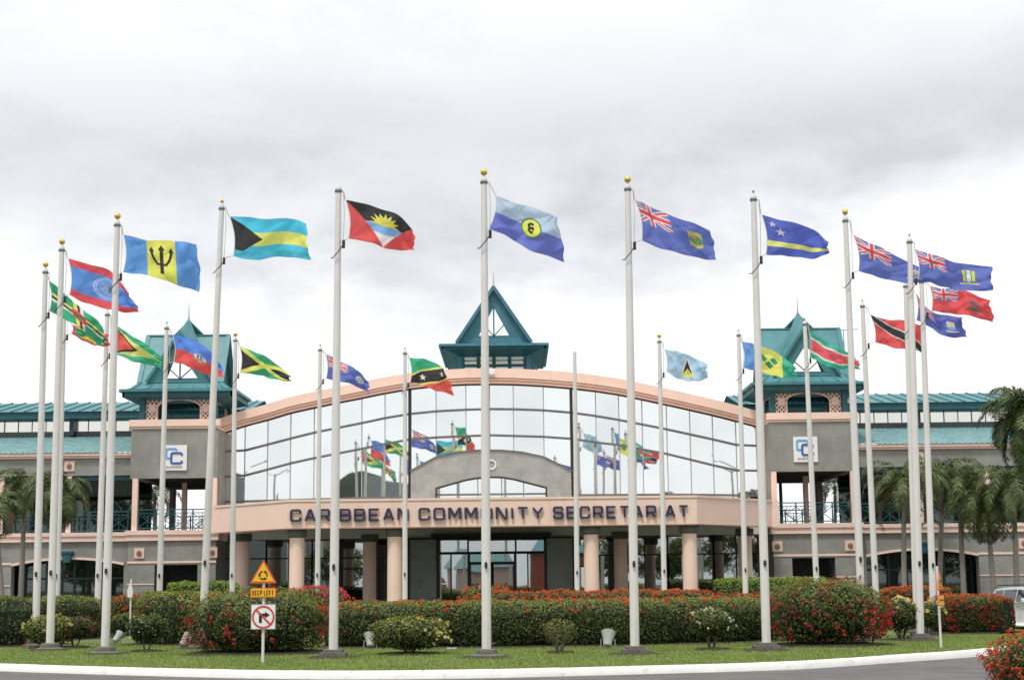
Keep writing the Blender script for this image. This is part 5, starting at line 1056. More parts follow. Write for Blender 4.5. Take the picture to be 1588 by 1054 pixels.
for key, (top_, bot_, fn, lab, crm) in FL.items():
    bxp, Y, ang, pt, PH = POLE_AT[key]; rs = np.random.default_rng(order[key] + 5); NU, NV = 150, 90; u = np.linspace(0, 1, NU + 1); v = np.linspace(0, 1, NV + 1)
    Tp, Bp = crv(top_, u), crv(bot_, u); U, V_ = np.meshgrid(u, v, indexing='ij'); P2d = Tp[:, None, :] * (1 - V_[..., None]) + Bp[:, None, :] * V_[..., None]
    # sag of the hoist edge, small ripple of the outline
    P2d[..., 0] += 5.0 * np.sin(PI * V_) * (1 - U) ** 5 * (64 / max(30, abs(bot_[0][1] - top_[0][1]))) ** -1
    ph = rs.uniform(0, 6.28, 6); P2d[..., 0] += (1.6 * np.sin(7 * V_ + ph[0]) + .8 * np.sin(17 * V_ + ph[1])) * U ** 9; P2d[..., 1] += (1.0 * np.sin(9 * U + ph[2]) + .5 * np.sin(19 * U + ph[3])) * np.clip(U * 4, 0, 1) * (1 - V_) + (1.0 * np.sin(8 * U + ph[4]) + .6 * np.sin(21 * U + ph[5])) * np.clip(U * 4, 0, 1) * V_
    dep = (.16 * crm + .10) * (np.sin(2 * PI * (1.35 * U + .35 * V_) + ph[0]) * (.25 + .75 * U)) + .07 * np.sin(2 * PI * (2.7 * U - .9 * V_) + ph[1]) * U + .05 * crm * np.sin(2 * PI * (1.1 * U + 1.7 * V_) + ph[2]) + .012 * np.sin(2 * PI * (4.1 * U + 1.6 * V_) + ph[3])
    # creases running out of the two hoist corners
    for cv, sgn in ((0, 1), (1, -1)):
        aa = np.arctan2((V_ - cv) * sgn, U * 1.6 + 1e-3); dep += .03 * np.sin(aa * 8 + ph[5]) * np.exp(-3 * U) * np.clip(U * 8, 0, 1)
    for sl, fq, am in ((.55, 2.1, .07), (-.4, 3.3, .045), (1.1, 1.6, .05)):
        w_ = np.abs(np.sin(PI * (fq * (U + sl * V_) + ph[2] + sl))); dep += am * crm * 1.5 * (1 - w_) ** 2 * (.3 + U)
    dep = dep * np.clip(U * 6, 0, 1); dz = dep
    dc = np.stack([(P2d[..., 0] - CX) / F, (CY - P2d[..., 1]) / F, -np.ones_like(U)], -1) @ np.array(CR).T
    kk = (Y + dz) / dc[..., 1]; W3 = dc * kk[..., None] + np.array([0, 0, EYE])
    me = bpy.data.meshes.new('flag'); org = W3[0, 0].copy(); vs = (W3 - org).reshape(-1, 3); nv = NV + 1
    me.vertices.add(len(vs)); me.vertices.foreach_set('co', vs.astype(np.float32).ravel()); ii, jj = np.meshgrid(np.arange(NU), np.arange(NV), indexing='ij'); q = np.stack([ii * nv + jj, ii * nv + jj + 1, (ii + 1) * nv + jj + 1, (ii + 1) * nv + jj], -1).reshape(-1, 4)
    me.loops.add(q.size); me.loops.foreach_set('vertex_index', q.ravel().astype(np.int32)); me.polygons.add(len(q)); me.polygons.foreach_set('loop_start', np.arange(0, q.size, 4, dtype=np.int32)); me.polygons.foreach_set('loop_total', np.full(len(q), 4, dtype=np.int32)); me.update(calc_edges=True)
    uc, vc = (ii + .5) / NU, (jj + .5) / NV; C = fn(uc, vc); W_(C, uc < .016, (.6, .6, .6)); C[uc > .985] *= .82; C = C.reshape(-1, 3) * 1.42 + .045; C = np.clip(C * .87 + .13 * C.mean(1, keepdims=True), 0, .86); C = np.repeat(np.concatenate([C, np.ones((len(C), 1))], 1), 4, 0)
    ca = me.color_attributes.new('Col', 'FLOAT_COLOR', 'CORNER'); ca.data.foreach_set('color', C.ravel().astype(np.float32)); me.polygons.foreach_set('use_smooth', [True] * len(q)); me.materials.append(M['cloth'])
    o = bpy.data.objects.new('flag', me); o.location = org; COL.objects.link(o); tag(o, lab, 'flag', 'flags flying from the ring of flagpoles')
    # halyard, its weight and the loop round the pole
    def onpole(h, dx=0, dy=0): return Vector((bxp + math.sin(ang) * h + dx, Y + dy, .12 + math.cos(ang) * h))
    a = Vector(W3[0, 0]); b = Vector(W3[0, -1]); hb = (b.z - .12); r = MB(); r.tube([onpole(PH - .03, .1, -.03), onpole(PH - .05, .13, -.03), a], .012, 5); r.tube([onpole(PH - .05, .12, -.03), onpole(PH - .6, .15, -.03), onpole(hb - .1, .13, -.03)], .010, 5); r.tube([onpole(hb - .05, .12, -.03), b], .010, 5)
    obj('halyard', r, M['rope'], None); hy = bpy.context.scene.objects[-1] if False else COL.objects[-1]; hy.parent = pt; hy.matrix_parent_inverse = (Matrix.Translation(pt.location) @ pt.rotation_euler.to_matrix().to_4x4() @ Matrix.Diagonal((*pt.scale, 1))).inverted()
    wgt = MB().tube([onpole(hb - .05, .14, -.05), onpole(hb - .24, .14, -.05)], .038, 7).tube([onpole(hb - .16, .13, -.05), onpole(hb - .30, .06, -.13), onpole(hb - .42, -.04, -.15), onpole(hb - .50, -.12, -.10), onpole(hb - .47, -.16, -.02)], .012, 6)
    hw_ = obj('halyard_weight', wgt, M['rust'], None); hw_.parent = pt; hw_.matrix_parent_inverse = hy.matrix_parent_inverse.copy()
# ------------------------------------------------------------------ road signs
def sign_tri(cx, zc, y, s, t, rot=None):   # roundabout warning triangle, side s, centre height zc
    h = s * .866; V3 = lambda q, yy: [(cx, yy, zc + h * .62 * q), (cx - s / 2 * q, yy, zc - h * .38 * q), (cx + s / 2 * q, yy, zc - h * .38 * q)]
    pl = obj('warning_triangle', MB().prism(V3(1, y), .02), M['sign_red'], t); obj('yellow_field', MB().prism(V3(.80, y - .006), .005), M['sun_yellow'], pl); a = MB()
    for k in range(3):
        a0 = math.radians(100 + 120 * k); pts = [(.085 * math.cos(a0 + q * .16), .085 * math.sin(a0 + q * .16)) for q in range(9)]; a.stroke(pts[:8], .028, (cx, zc - .02), 1, 1, y - .012, .005)
        e = pts[8]; tx, tz = -math.sin(a0 + 1.28), math.cos(a0 + 1.28); nx, nz = math.cos(a0 + 1.28), math.sin(a0 + 1.28); f = (cx + e[0] * .99, zc - .02 + e[1] * .99); a.prism([(f[0] + tx * .05, y - .0135, f[1] + tz * .05), (f[0] + nx * .035 - tx * .01, y - .0135, f[1] + nz * .035 - tz * .01), (f[0] - nx * .035 - tx * .01, y - .0135, f[1] - nz * .035 - tz * .01)], .005)
    obj('roundabout_symbol', a, M['sign_black'], pl)
b = G(407.5, 1027); Y = b.y; px_m = at(417.5, 900, Y).x - at(407.5, 900, Y).x; px_m /= 10
t = thing('road_sign', 'road sign post with yellow roundabout triangle, KEEP LEFT plate and no right turn plate', 'road sign', tuple(b))
ps = obj('post', MB().lathe([(.032, 0), (.032, 2.15)], tuple(b), 12), M['pole'], t, smooth=True)
c = at(409, 890, Y); sign_tri(c.x, c.z, Y - .06, 41.5 * px_m, t)
c = at(408.3, 918.5, Y - .06); w_, h_ = 40 * px_m / 2, 15 * px_m / 2; pl = obj('keep_left_plate', MB().box(c.x - w_, c.x + w_, Y - .06, Y - .04, c.z - h_, c.z + h_), M['sign_red'], t); obj('yellow_field', MB().box(c.x - w_ + .022, c.x + w_ - .022, Y - .066, Y - .061, c.z - h_ + .022, c.z + h_ - .022), M['sun_yellow'], pl)
mb = MB(); x = c.x - w_ + .045; cw = (2 * w_ - .09) / (8 * 1.0 + .45 + 7 * .28)
for ch in 'KEEP LEFT':
    if ch == ' ': x += cw * .62; continue
    g = glyph(ch, x, c.z - .055, cw * .95, .11, .0155, Y - .072, .005); mb.add(g.v, g.f); x += cw * 1.22
obj('lettering', mb, M['sign_black'], pl)
c = at(408.3, 956, Y - .06); w_ = 19.3 * px_m; pl = obj('no_right_turn_plate', MB().box(c.x - w_, c.x + w_, Y - .06, Y - .045, c.z - w_, c.z + w_), M['sign_grey'], t, bevel=.02); obj('white_field', MB().box(c.x - w_ + .018, c.x + w_ - .018, Y - .066, Y - .061, c.z - w_ + .018, c.z + w_ - .018), M['sign_white'], pl)
s = w_ * .74; ar = MB().stroke([(-.30, -.62), (-.30, .22), (.25, .22)], .065, (c.x, c.z), s, s, Y - .070, .003).prism([(c.x + .20 * s, Y - .071, c.z + .56 * s), (c.x + .70 * s, Y - .071, c.z + .22 * s), (c.x + .20 * s, Y - .071, c.z - .12 * s)], .003)
obj('turn_arrow', ar, M['sign_black'], pl); rg = MB().stroke([(math.cos(2 * PI * k / 40), math.sin(2 * PI * k / 40)) for k in range(40)], .034, (c.x, c.z), s * 1.12, s * 1.12, Y - .076, .004, closed=True).stroke([(-.75, .75), (.75, -.75)], .034, (c.x, c.z), s, s, Y - .078, .004)
obj('red_ring', rg, M['sign_red2'], pl)
b = G(1459.5, 1004); Y = b.y; t = thing('road_sign', 'road sign seen half edge on at the right, yellow triangle above two small yellow plates', 'road sign', (0, 0, 0)); px_m = (at(1469, 900, Y).x - at(1459, 900, Y).x) / 10
t.location = b; t.rotation_euler = (0, 0, math.radians(-68)); WL0 = wloc
tt_ = t.location.copy(); t.location = (0, 0, 0)
obj('post', MB().lathe([(.03, 0), (.03, 1.95)], (0, 0, 0), 12), M['pole'], t, smooth=True); zc = at(1457, 903, Y).z - .12; sign_tri(0, zc, -.05, 34 * px_m, t)
for py in (925.5, 934.5): zz = at(1457, py, Y).z - .12; p_ = obj('yellow_plate', MB().box(-.27, .27, -.06, -.04, zz - .06, zz + .055), M['sign_red'], t); obj('yellow_field', MB().box(-.255, .255, -.066, -.061, zz - .045, zz + .04), M['sun_yellow'], p_)
t.location = tt_; t.rotation_euler = (0, 0, math.radians(60))
b = at(202.5, 935, 52); t = thing('road_sign', 'small white sign seen edge on before the left tower doorway', 'road sign', (b.x, 52, .12)); obj('post', MB().lathe([(.028, 0), (.028, at(202, 897, 52).z - .12)], (b.x, 52, .12), 8), M['pole'], t)
c = at(202.5, 915, 52); obj('sign_plate', MB().prism([(c.x - .07, 51.9, c.z - .22), (c.x + .07, 51.95, c.z - .22), (c.x + .09, 51.95, c.z), (c.x, 51.92, c.z + .3), (c.x - .09, 51.9, c.z)], .02), M['sign_white'], t)
b = at(745, 916, 62); t = thing('marker_post', 'short white marker stick poking above the long hedge near the centre pole', 'marker post', (b.x, 62, .12)); obj('stick', MB().bar((b.x, 62, .12), (b.x - .05, 62, b.z + .2), .07, .04), M['sign_white'], t); obj('tip', MB().box(b.x - .09, b.x, 61.97, 62.03, b.z + .2, b.z + .24), M['sign_grey'], t)
# ------------------------------------------------------------------ ground spotlights
def spot(px, py, az, lab, s=1.0, tilt=55):
    b = G(px, py); t = thing('spotlight', lab, 'floodlight', tuple(b), 'grey ground spotlights around the flagpoles', rot=(0, 0, math.radians(az)))
    loc = t.location.copy(); t.location = (0, 0, 0); T = math.radians(tilt)
    d = Vector((0, -math.cos(T), math.sin(T)))  # beam direction
    c = Vector((0, 0, .20 * s)); R_ = [(-.17, .05), (-.15, .09), (-.06, .105), (.05, .125), (.17, .165), (.19, .175), (.20, .16)]; mb = MB(); mb.tube([c + d * (k * s) for k, r in R_], [r * s for k, r in R_], 16); obj('housing', mb, M['lampgrey'], t, smooth=True)
    obj('lens', MB().tube([c + d * .195 * s, c + d * .207 * s], .15 * s, 16), M['lampglass'], t); y = MB()
    for sx in (-1, 1): y.bar((sx * .17 * s, 0, 0), (sx * .16 * s, 0, .22 * s), .03, .012)
    y.box(-.19 * s, .19 * s, -.05, .05, 0, .02); obj('yoke', y, M['galv'], t); obj('pad', MB().box(-.26 * s, .2 * s, -.16, .18, -.03, .012), M['concrete'], t); t.location = loc
spot(182, 998, 140, 'ground spotlight beside the trident flag pole, tilted to the right', 0.9, 45); spot(287, 1005, 145, 'ground spotlight left of the big red bush with the road sign', 1.0, 42)
spot(574, 1005, 190, 'ground spotlight half hidden behind the yellow flowered bush', 1.0, 60); spot(765, 1003, 200, 'ground spotlight right behind the centre flagpole', 0.95, 62); spot(943, 1005, 165, 'ground spotlight standing free on the grass right of the thin bush', 1.1, 60); spot(1440, 975, 170, 'ground spotlight behind the far right road sign', 1.1, 60)
b = G(700, 1006); tag(obj('paving_slab', MB().box(b.x - .14, b.x + .14, b.y - .1, b.y + .1, .115, .16), M['capw'], bevel=.01), 'small pale concrete slab on the grass beside the yellow flowered bush', 'slab')
b = G(985, 1012)
# ------------------------------------------------------------------ hedges and bushes
def gxy(px, Y): return (at(px, 930, Y).x, Y)
# foreground and island planting, positions read off the ground
def hp(px, Y): return (at(px, 950, Y).x, Y)
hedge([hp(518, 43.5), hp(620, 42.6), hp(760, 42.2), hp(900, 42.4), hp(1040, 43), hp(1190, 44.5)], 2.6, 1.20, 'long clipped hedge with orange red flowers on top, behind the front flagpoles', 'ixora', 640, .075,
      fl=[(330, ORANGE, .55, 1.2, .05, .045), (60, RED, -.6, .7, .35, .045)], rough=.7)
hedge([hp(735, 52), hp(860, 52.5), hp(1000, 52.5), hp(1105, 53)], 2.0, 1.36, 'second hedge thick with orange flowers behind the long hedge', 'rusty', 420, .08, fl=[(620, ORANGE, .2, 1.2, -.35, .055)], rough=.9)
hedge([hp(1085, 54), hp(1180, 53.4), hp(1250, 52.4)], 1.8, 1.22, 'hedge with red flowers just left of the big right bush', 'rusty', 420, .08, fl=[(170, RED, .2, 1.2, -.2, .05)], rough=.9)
bush(G(715 + 40, 1008 - 40) * 0 + Vector((*gxy(755, 60), .12)), 1.05, .8, 1.53, 'flat topped clipped shrub with orange crown in front of the entrance doors', 'ixora', 3.5, 480, .08, fl=(70, ORANGE, .45, 1.3, -.2, .06), name='clipped_shrub')
bush(Vector((*gxy(492, 56), .12)), 1.2, .9, 1.58, 'dome of red flowers directly behind the KEEP LEFT plate', 'ixora', 2.6, 420, .08, fl=(190, PINK, .2, 1.3, -.6, .06))
# big red bushes either side
cb = G(402, 1012); bush(cb, 1.72, 1.5, 1.55, 'big round bush with red flowers behind the KEEP LEFT sign', 'ixora', 3.0, 700, .075, fl=[(260, RED, -.75, .5, .18, .040), (50, ORANGE, .35, 1.2, .25, .04)])
cb = G(1283, 1000); bush(cb, 1.50, 1.3, 1.66, 'big round bush with red flowers beside the pole of the yellow striped blue flag', 'ixora', 2.8, 720, .075, fl=[(300, RED, -.85, .45, .05, .040), (170, RED, -.7, .05, -.8, .05, .45), (60, RED, .4, 1.2, .2, .05)])
# left group
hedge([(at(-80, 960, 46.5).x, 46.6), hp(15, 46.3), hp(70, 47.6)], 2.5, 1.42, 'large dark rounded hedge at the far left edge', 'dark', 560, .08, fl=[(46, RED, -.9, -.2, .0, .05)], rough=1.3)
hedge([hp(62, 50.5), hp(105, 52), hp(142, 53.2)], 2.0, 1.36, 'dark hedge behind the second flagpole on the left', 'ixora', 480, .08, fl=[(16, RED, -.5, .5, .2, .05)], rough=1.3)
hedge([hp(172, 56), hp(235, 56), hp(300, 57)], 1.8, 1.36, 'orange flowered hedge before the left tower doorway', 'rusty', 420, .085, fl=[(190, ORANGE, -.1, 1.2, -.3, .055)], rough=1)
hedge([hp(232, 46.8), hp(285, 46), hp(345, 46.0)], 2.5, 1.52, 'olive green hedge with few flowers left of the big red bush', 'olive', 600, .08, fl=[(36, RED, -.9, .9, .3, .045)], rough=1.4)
bush(Vector((at(77, 1000, 44).x, 44.0, .12)), .72, .7, .92, 'yellow green bush behind the second flagpole on the left', 'olive', 2.2, 520, .085, fl=(10, YEL, -.5, .9, .2, .06), stem=.08, seed=3.1)
bush(G(115, 1004), .60, .5, .86, 'small bush on two short stems right of the second flagpole', 'rusty', 2.2, 520, .08, fl=(16, PINK, -.7, 0, .1, .035), stem=.26, gaps=.15, nst=3)
bush(G(195, 985), .58, .5, .78, 'low dark shrub right of the trident flag pole', 'ixora', 2.2, 520, .08, stem=.05)
bush(G(226, 1010), .52, .5, .98, 'small loose shrub on a single stem beside a spotlight', 'dark', 2.0, 420, .085, fl=(9, WHT, -.6, .9, .2, .022), stem=.26, gaps=.2, nst=3)
# front centre shrubs
bush(G(635, 1014), .92, .8, .90, 'broad low bush with yellow flowers on its right side', 'olive', 2.4, 620, .075, fl=[(30, YEL, -.7, .8, -.2, .045, .4), (8, YEL, .1, 1.1, .3, .03)], stem=.12, gaps=.12)
bush(G(868, 1012), .42, .4, .80, 'thin grey twiggy bush on the grass right of the centre pole', 'olive', 2.0, 520, .06, fl=(8, PINK, -.9, .9, .2, .02), stem=.2, gaps=.32, nst=6)
bush(G(1104, 1007), .54, .5, .98, 'small tree like shrub with white flowers before the long hedge', 'ixora', 2.2, 520, .075, fl=(34, WHT, -.5, 1.1, -.1, .032), stem=.3, gaps=.18, nst=4)
bush(G(1398, 992), .62, .55, 1.12, 'shrub with pale yellow flowers right of the big right bush', 'dark', 2.2, 480, .08, fl=(70, YEL, .1, 1.2, -.3, .045), stem=.24, gaps=.15, nst=5)
bush(G(1440, 985), .48, .5, .98, 'smaller pale yellow flowered shrub in front of the furthest right pole', 'dark', 2.2, 480, .08, fl=(50, YEL, .1, 1.2, -.2, .045), stem=.2, gaps=.15, nst=5)
# right group
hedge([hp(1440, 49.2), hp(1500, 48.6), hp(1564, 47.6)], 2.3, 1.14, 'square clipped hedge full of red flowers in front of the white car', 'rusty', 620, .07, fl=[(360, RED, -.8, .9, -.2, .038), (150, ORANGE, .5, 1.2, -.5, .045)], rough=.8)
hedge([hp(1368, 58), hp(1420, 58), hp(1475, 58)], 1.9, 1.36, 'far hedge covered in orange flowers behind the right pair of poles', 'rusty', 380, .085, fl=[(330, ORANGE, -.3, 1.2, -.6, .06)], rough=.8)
cb = Vector((at(1628, 1000, 22).x, 22, 0)); bush(cb, .78, .8, 1.02, 'near corner bush with coral red flowers at the lower right edge', 'ixora', 3.0, 1300, .055, fl=[(330, ORANGE, -.9, 1.1, -.6, .032), (120, RED, -.9, 1.1, -.2, .032)], z=None) if False else bush(cb, .80, .8, 1.0, 'near corner bush with coral red flowers at the lower right edge', 'ixora', 3.0, 1300, .055, fl=[(330, ORANGE, -.9, 1.1, -.6, .032), (120, RED, -.9, 1.1, -.2, .032)])
# bright clipped hedges near the building
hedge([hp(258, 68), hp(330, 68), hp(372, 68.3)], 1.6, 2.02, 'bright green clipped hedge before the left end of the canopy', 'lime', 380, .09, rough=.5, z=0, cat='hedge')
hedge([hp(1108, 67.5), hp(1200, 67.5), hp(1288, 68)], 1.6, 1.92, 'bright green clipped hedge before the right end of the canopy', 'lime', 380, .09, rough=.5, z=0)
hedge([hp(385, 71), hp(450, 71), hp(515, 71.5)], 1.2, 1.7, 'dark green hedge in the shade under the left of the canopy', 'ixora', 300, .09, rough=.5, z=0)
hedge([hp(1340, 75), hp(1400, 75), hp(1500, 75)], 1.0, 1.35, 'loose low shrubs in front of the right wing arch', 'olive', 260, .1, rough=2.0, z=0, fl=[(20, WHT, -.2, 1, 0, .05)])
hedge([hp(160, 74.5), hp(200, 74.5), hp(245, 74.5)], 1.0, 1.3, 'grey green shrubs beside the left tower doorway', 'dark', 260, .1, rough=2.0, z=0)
# ------------------------------------------------------------------ palms
def pp(px, Y, py, lab, **k): x = at(px, 850, Y).x; palm((x, Y, 0), (at(k.pop('tpx', px), py, Y).x, Y, at(px, py, Y).z), lab, **k)
pp(1398, 70, 770, 'palm with drooping fronds nearest the right tower', nf=26, fl=2.7, seed=3, leafl=.55, tpx=1402)
pp(1490, 71, 768, 'middle palm of the right hand group', nf=26, fl=2.7, seed=5, leafl=.55, tpx=1487)
pp(1450, 73.5, 752, 'palm behind the furthest right flagpoles', nf=24, fl=2.6, seed=9, leafl=.55, tpx=1462)
pp(1538, 70, 800, 'short palm with brown hanging fronds left of the white car', nf=26, fl=2.4, seed=12, leafl=.5, tpx=1532, elr=(-.7, 1.3))
pp(1572, 69, 772, 'palm standing behind the white car', nf=26, fl=2.7, seed=17, leafl=.6, tpx=1572)
pp(1612, 50, 655, 'tall feathery palm cut by the right edge of the picture', nf=64, fl=2.3, seed=21, leafl=.62, tpx=1610, shaft=False, tr=.2, elr=(-.9, 1.4), nl=36, droop=1.7, cols=((.03, .055, .018), (.13, .165, .05)))
pp(84, 70, 778, 'full palm in front of the left wing between the flagpoles', nf=24, fl=2.2, seed=31, leafl=.6, tpx=92, elr=(-.6, 1.4), nl=30)
pp(35, 72, 770, 'palm at the left wing left of the first flagpole', nf=18, fl=2.1, seed=33, leafl=.55, tpx=38)
pp(12, 69, 800, 'palm at the far left edge with curved fronds', nf=18, fl=2.0, seed=36, leafl=.55, tpx=-6, elr=(-.6, 1.3))
for i, (px, Y, py, lab) in enumerate(((240, 98, 778, 'dark palm seen through the balcony of the left tower'), (1295, 96, 765, 'dark palm seen through the balcony of the right tower'), (215, 104, 785, 'second dark palm behind the left tower balcony'))):
    pp(px, Y, py, lab, nf=14, fl=2.4, seed=50 + i, leafl=.6, group='palms behind the building', cols=((.02, .035, .012), (.05, .07, .025)))
for i, (x, y, h, lab) in enumerate(((-21.5, 104, 6.2, 'rounded tree behind the left tower'), (18.5, 108, 6.0, 'rounded tree behind the right tower'), (-38, 112, 7, 'tree behind the left wing'), (42, 112, 7, 'tree behind the right wing'))): tree((x, y, 0), h, 3.2, lab, 60 + i, group='trees behind the building')
for i, x in enumerate((-66, -58, -51, -45, -39, -33, -20, -13, 12, 18, 24, 30, 36, 43, 50, 58)): tree((x, -20 - 5 * ((i * 7) % 3), 0), 6.2 + .9 * ((i * 5) % 3), 4.2, 'leafy tree on the far side of the road behind the camera', 80 + i, group='trees across the road, mirrored in the glass', n=4200, leafL=.40)
# ------------------------------------------------------------------ white car
def car(loc, rz):
    t = thing('parked_car', 'white estate car with roof rails half hidden behind the red flowered hedge', 'car', loc, rot=(0, 0, rz)); l = t.location.copy(); t.location = (0, 0, 0)
    import bmesh
    # side profile (x along the car, z up), body lofted across its width
    low = [(-2.25, .35), (-2.3, .62), (-2.27, .92), (-1.95, .98), (-.6, .98), (.75, .98), (1.25, .95), (2.0, .82), (2.24, .66), (2.28, .45), (2.2, .3), (1.2, .26), (-1.2, .26)]
    mb = MB()
    for yy, k in ((-.80, 1), (-.86, 0), (.86, 0), (.80, 1)):
        pass
    ring = []
    for yy, ins in ((-.78, .05), (-.88, .0), (.88, .0), (.78, .05)): ring.append([(x * (1 - ins * .35), yy, z_ - (ins * .4 if z_ > .6 else -ins)) for x, z_ in low])
    n = len(low)
    for r_ in ring: mb.v += r_
    for i in range(3):
        for k in range(n): mb.f.append((i * n + k, i * n + (k + 1) % n, (i + 1) * n + (k + 1) % n, (i + 1) * n + k))
    mb.f.append(tuple(range(n))); mb.f.append(tuple(3 * n + k for k in range(n - 1, -1, -1))); bd = obj('body', mb, M['carpaint'], t, smooth=True, bevel=.03)
    cab = [(-2.12, .94, .80), (-1.85, 1.40, .64), (-1.3, 1.46, .62), (-.2, 1.48, .62), (.35, 1.44, .62), (1.22, .94, .78)]; mb = MB()
    for sy in (-1, 1): mb.v += [(x, sy * w_, z_) for x, z_, w_ in cab]
    for k in range(5): mb.f.append((k, k + 1, 7 + k, 6 + k))
    mb.f += [tuple(range(6)), tuple(range(11, 5, -1))]; obj('cabin', mb, M['carpaint'], t, smooth=True, bevel=.03)
    def sg_(pts, sy): return [(x, sy * (.80 - (z_ - .94) * .35 + .012), z_) for x, z_ in pts]
    for sy in (-1, 1):
        for pts in ([(-1.95, 1.0), (-1.72, 1.36), (-1.22, 1.38), (-1.2, 1.0)], [(-1.12, 1.0), (-1.14, 1.38), (-.3, 1.40), (-.28, 1.0)], [(-.2, 1.0), (-.22, 1.40), (.32, 1.37), (.95, 1.0)]): obj('side_window', MB().add(sg_(pts, sy), [(0, 1, 2, 3)]), M['carglass'], t)
        obj('mirror', MB().box(.72, .90, sy * .99 - .1, sy * .99 + .1, .98, 1.12), M['carpaint'], t, bevel=.03)
        r = MB().tube([(-1.8, sy * .58, 1.49), (-1.7, sy * .58, 1.53), (.1, sy * .58, 1.55), (.2, sy * .58, 1.51)], .018, 6); obj('roof_rail', r, M['rust'], t)
        for hx in (-.95, .15): obj('door_handle', MB().box(hx - .09, hx + .09, sy * .885 - .012, sy * .885 + .012, .84, .87), M['galv'], t)
        obj('headlight', MB().add([(2.22, sy * .5, .62), (2.05, sy * .84, .66), (2.0, sy * .82, .80), (2.16, sy * .5, .76)], [(0, 1, 2, 3)]), M['lens'], t); obj('tail_light', MB().box(-2.30, -2.2, sy * .72 - .1, sy * .72 + .1, .7, .92), M['redlens'], t)
    obj('windscreen', MB().add([(1.17, -.74, .99), (1.17, .74, .99), (.43, .60, 1.42), (.43, -.60, 1.42)], [(0, 1, 2, 3)]), M['carglass'], t).location = (.02, 0, .015)
    obj('rear_window', MB().add([(-2.1, -.72, 1.0), (-2.1, .72, 1.0), (-1.9, .58, 1.36), (-1.9, -.58, 1.36)], [(0, 1, 2, 3)]), M['carglass'], t).location = (-.02, 0, .012)
    obj('grille', MB().box(2.2, 2.29, -.42, .42, .5, .62), M['rust'], t); obj('number_plate', MB().box(2.28, 2.30, -.25, .25, .40, .50), M['sign_white'], t)
    for x in (-1.38, 1.4):
        for sy in (-1, 1):
            w_ = MB().lathe([(.24, -.1), (.30, -.11), (.325, -.08), (.325, .08), (.30, .11), (.24, .1)], seg=26); w_.v = [(x + a, sy * .80 + c_, .325 + b_) for a, b_, c_ in w_.v]; wh = obj('wheel', w_, M['tyre'], t, smooth=True)
            rm = MB().lathe([(.225, -.10), (.24, 0), (.225, .10)], seg=20); rm.v = [(x + a, sy * .80 + c_, .325 + b_) for a, b_, c_ in rm.v]
            for k in range(5): a = 2 * PI * k / 5; rm.bar((x, sy * .905, .325), (x + .2 * math.cos(a), sy * .905, .325 + .2 * math.sin(a)), .05, .03, up=(0, 1, 0))
            obj('rim', rm, M['rim'], wh); ar = MB().lathe([(.36, -.02), (.37, .0), (.36, .02)], seg=26); ar.v = [(x + a, sy * .875 + c_, max(.28, .34 + b_)) for a, b_, c_ in ar.v]; obj('wheel_arch', ar, M['tyre'], t)
    t.location = l
car((17.25, 51.5, 0), math.radians(-80))
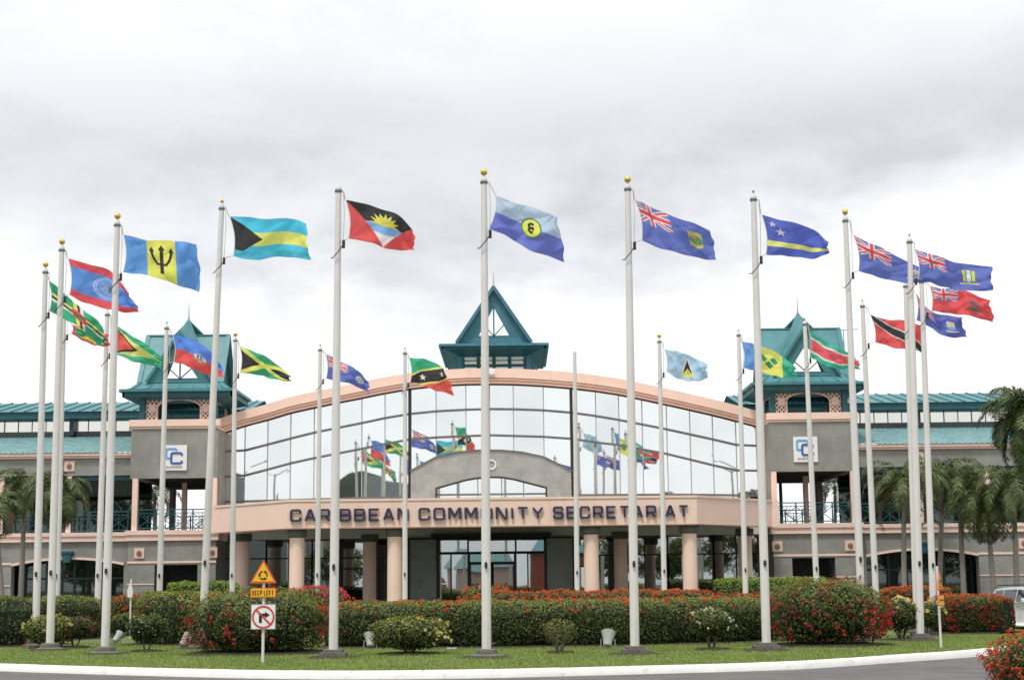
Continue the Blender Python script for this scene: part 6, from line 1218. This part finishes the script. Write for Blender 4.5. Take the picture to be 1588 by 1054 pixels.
# ------------------------------------------------------------------ what the mirror glass shows from behind the camera
for sx, lab in ((-1, 'tall double armed street lamp across the road on the left, mirrored in the glass'), (1, 'tall double armed street lamp across the road on the right, mirrored in the glass')):
    x = 42 * sx; t = thing('street_lamp', lab, 'street lamp', (x, 10, 0), 'double armed street lamps'); obj('pole', MB().tube([(x, 10, 0), (x, 10, 6), (x, 10, 12.6)], [.14, .11, .08], 10), M['galv'], t)
    for s2 in (-1, 1):
        a = obj('arm', MB().tube([(x, 10, 12.4), (x + s2 * 1.6, 10.0, 13.1), (x + s2 * 3.2, 10, 13.6)], .05, 6), M['galv'], t); obj('lamp_head', MB().box(x + s2 * 3.6 - .5, x + s2 * 3.6 + .5, 9.85, 10.15, 13.55, 13.7), M['lampgrey'], a)
hx = -30; t = thing('conference_hall', 'grey hall with sloping walls and shell roof across the road, mirrored in the glass', 'building', (hx, -30, 0)); mb = MB()
mb.add([(hx - 9, -24, 0), (hx + 7, -24, 0), (hx + 4.5, -26, 13.5), (hx - 4.5, -26, 15), (hx - 9, -46, 0), (hx + 7, -46, 0), (hx + 4.5, -44, 13.5), (hx - 4.5, -44, 15)], [(0, 1, 2, 3), (7, 6, 5, 4), (0, 3, 7, 4), (1, 5, 6, 2), (3, 2, 6, 7)]); obj('wall', mb, M['hallgrey'], t)
r = MB()
for k in range(8): a, b = PI * .5 * k / 8, PI * .5 * (k + 1) / 8; r.quad((hx - 4 - 9 * math.sin(a), -23, 15.4 * math.cos(a) ** .6 if k < 7 else 6), (hx - 4 - 9 * math.sin(b), -23, max(5, 15.4 * max(0, math.cos(b)) ** .6)), (hx - 4 - 9 * math.sin(b), -47, max(5, 15.4 * max(0, math.cos(b)) ** .6)), (hx - 4 - 9 * math.sin(a), -47, 15.4 * math.cos(a) ** .6 if k < 7 else 6))
obj('shell_roof', r, M['galv'], t)
for (x, y, w_, h, mm, lab) in ((4.5, -9, 5.5, 5.0, 'brick', 'low brick red gatehouse with teal roof, mirrored in the entrance doors'), (-3.5, -12, 7, 3.4, 'peach_lat', 'low pink outbuilding with teal roof, mirrored in the entrance doors')):
    t = thing('outbuilding', lab, 'building', (x, y, 0)); obj('wall', MB().box(x - w_ / 2, x + w_ / 2, y - 6, y, 0, h), M[mm], t); obj('roof', MB().add([(x - w_ / 2 - .4, y + .5, h), (x + w_ / 2 + .4, y + .5, h), (x + w_ / 2 - 1, y - 3, h + 2.2), (x - w_ / 2 + 1, y - 3, h + 2.2), (x - w_ / 2 - .4, y - 6.5, h), (x + w_ / 2 + .4, y - 6.5, h)], [(0, 1, 2, 3), (3, 2, 5, 4), (0, 3, 4), (1, 5, 2)]), M['teal'], t); obj('window', MB().box(x - 1, x + .6, y, y + .05, 1, 2.2), M['glass_dk'], t)
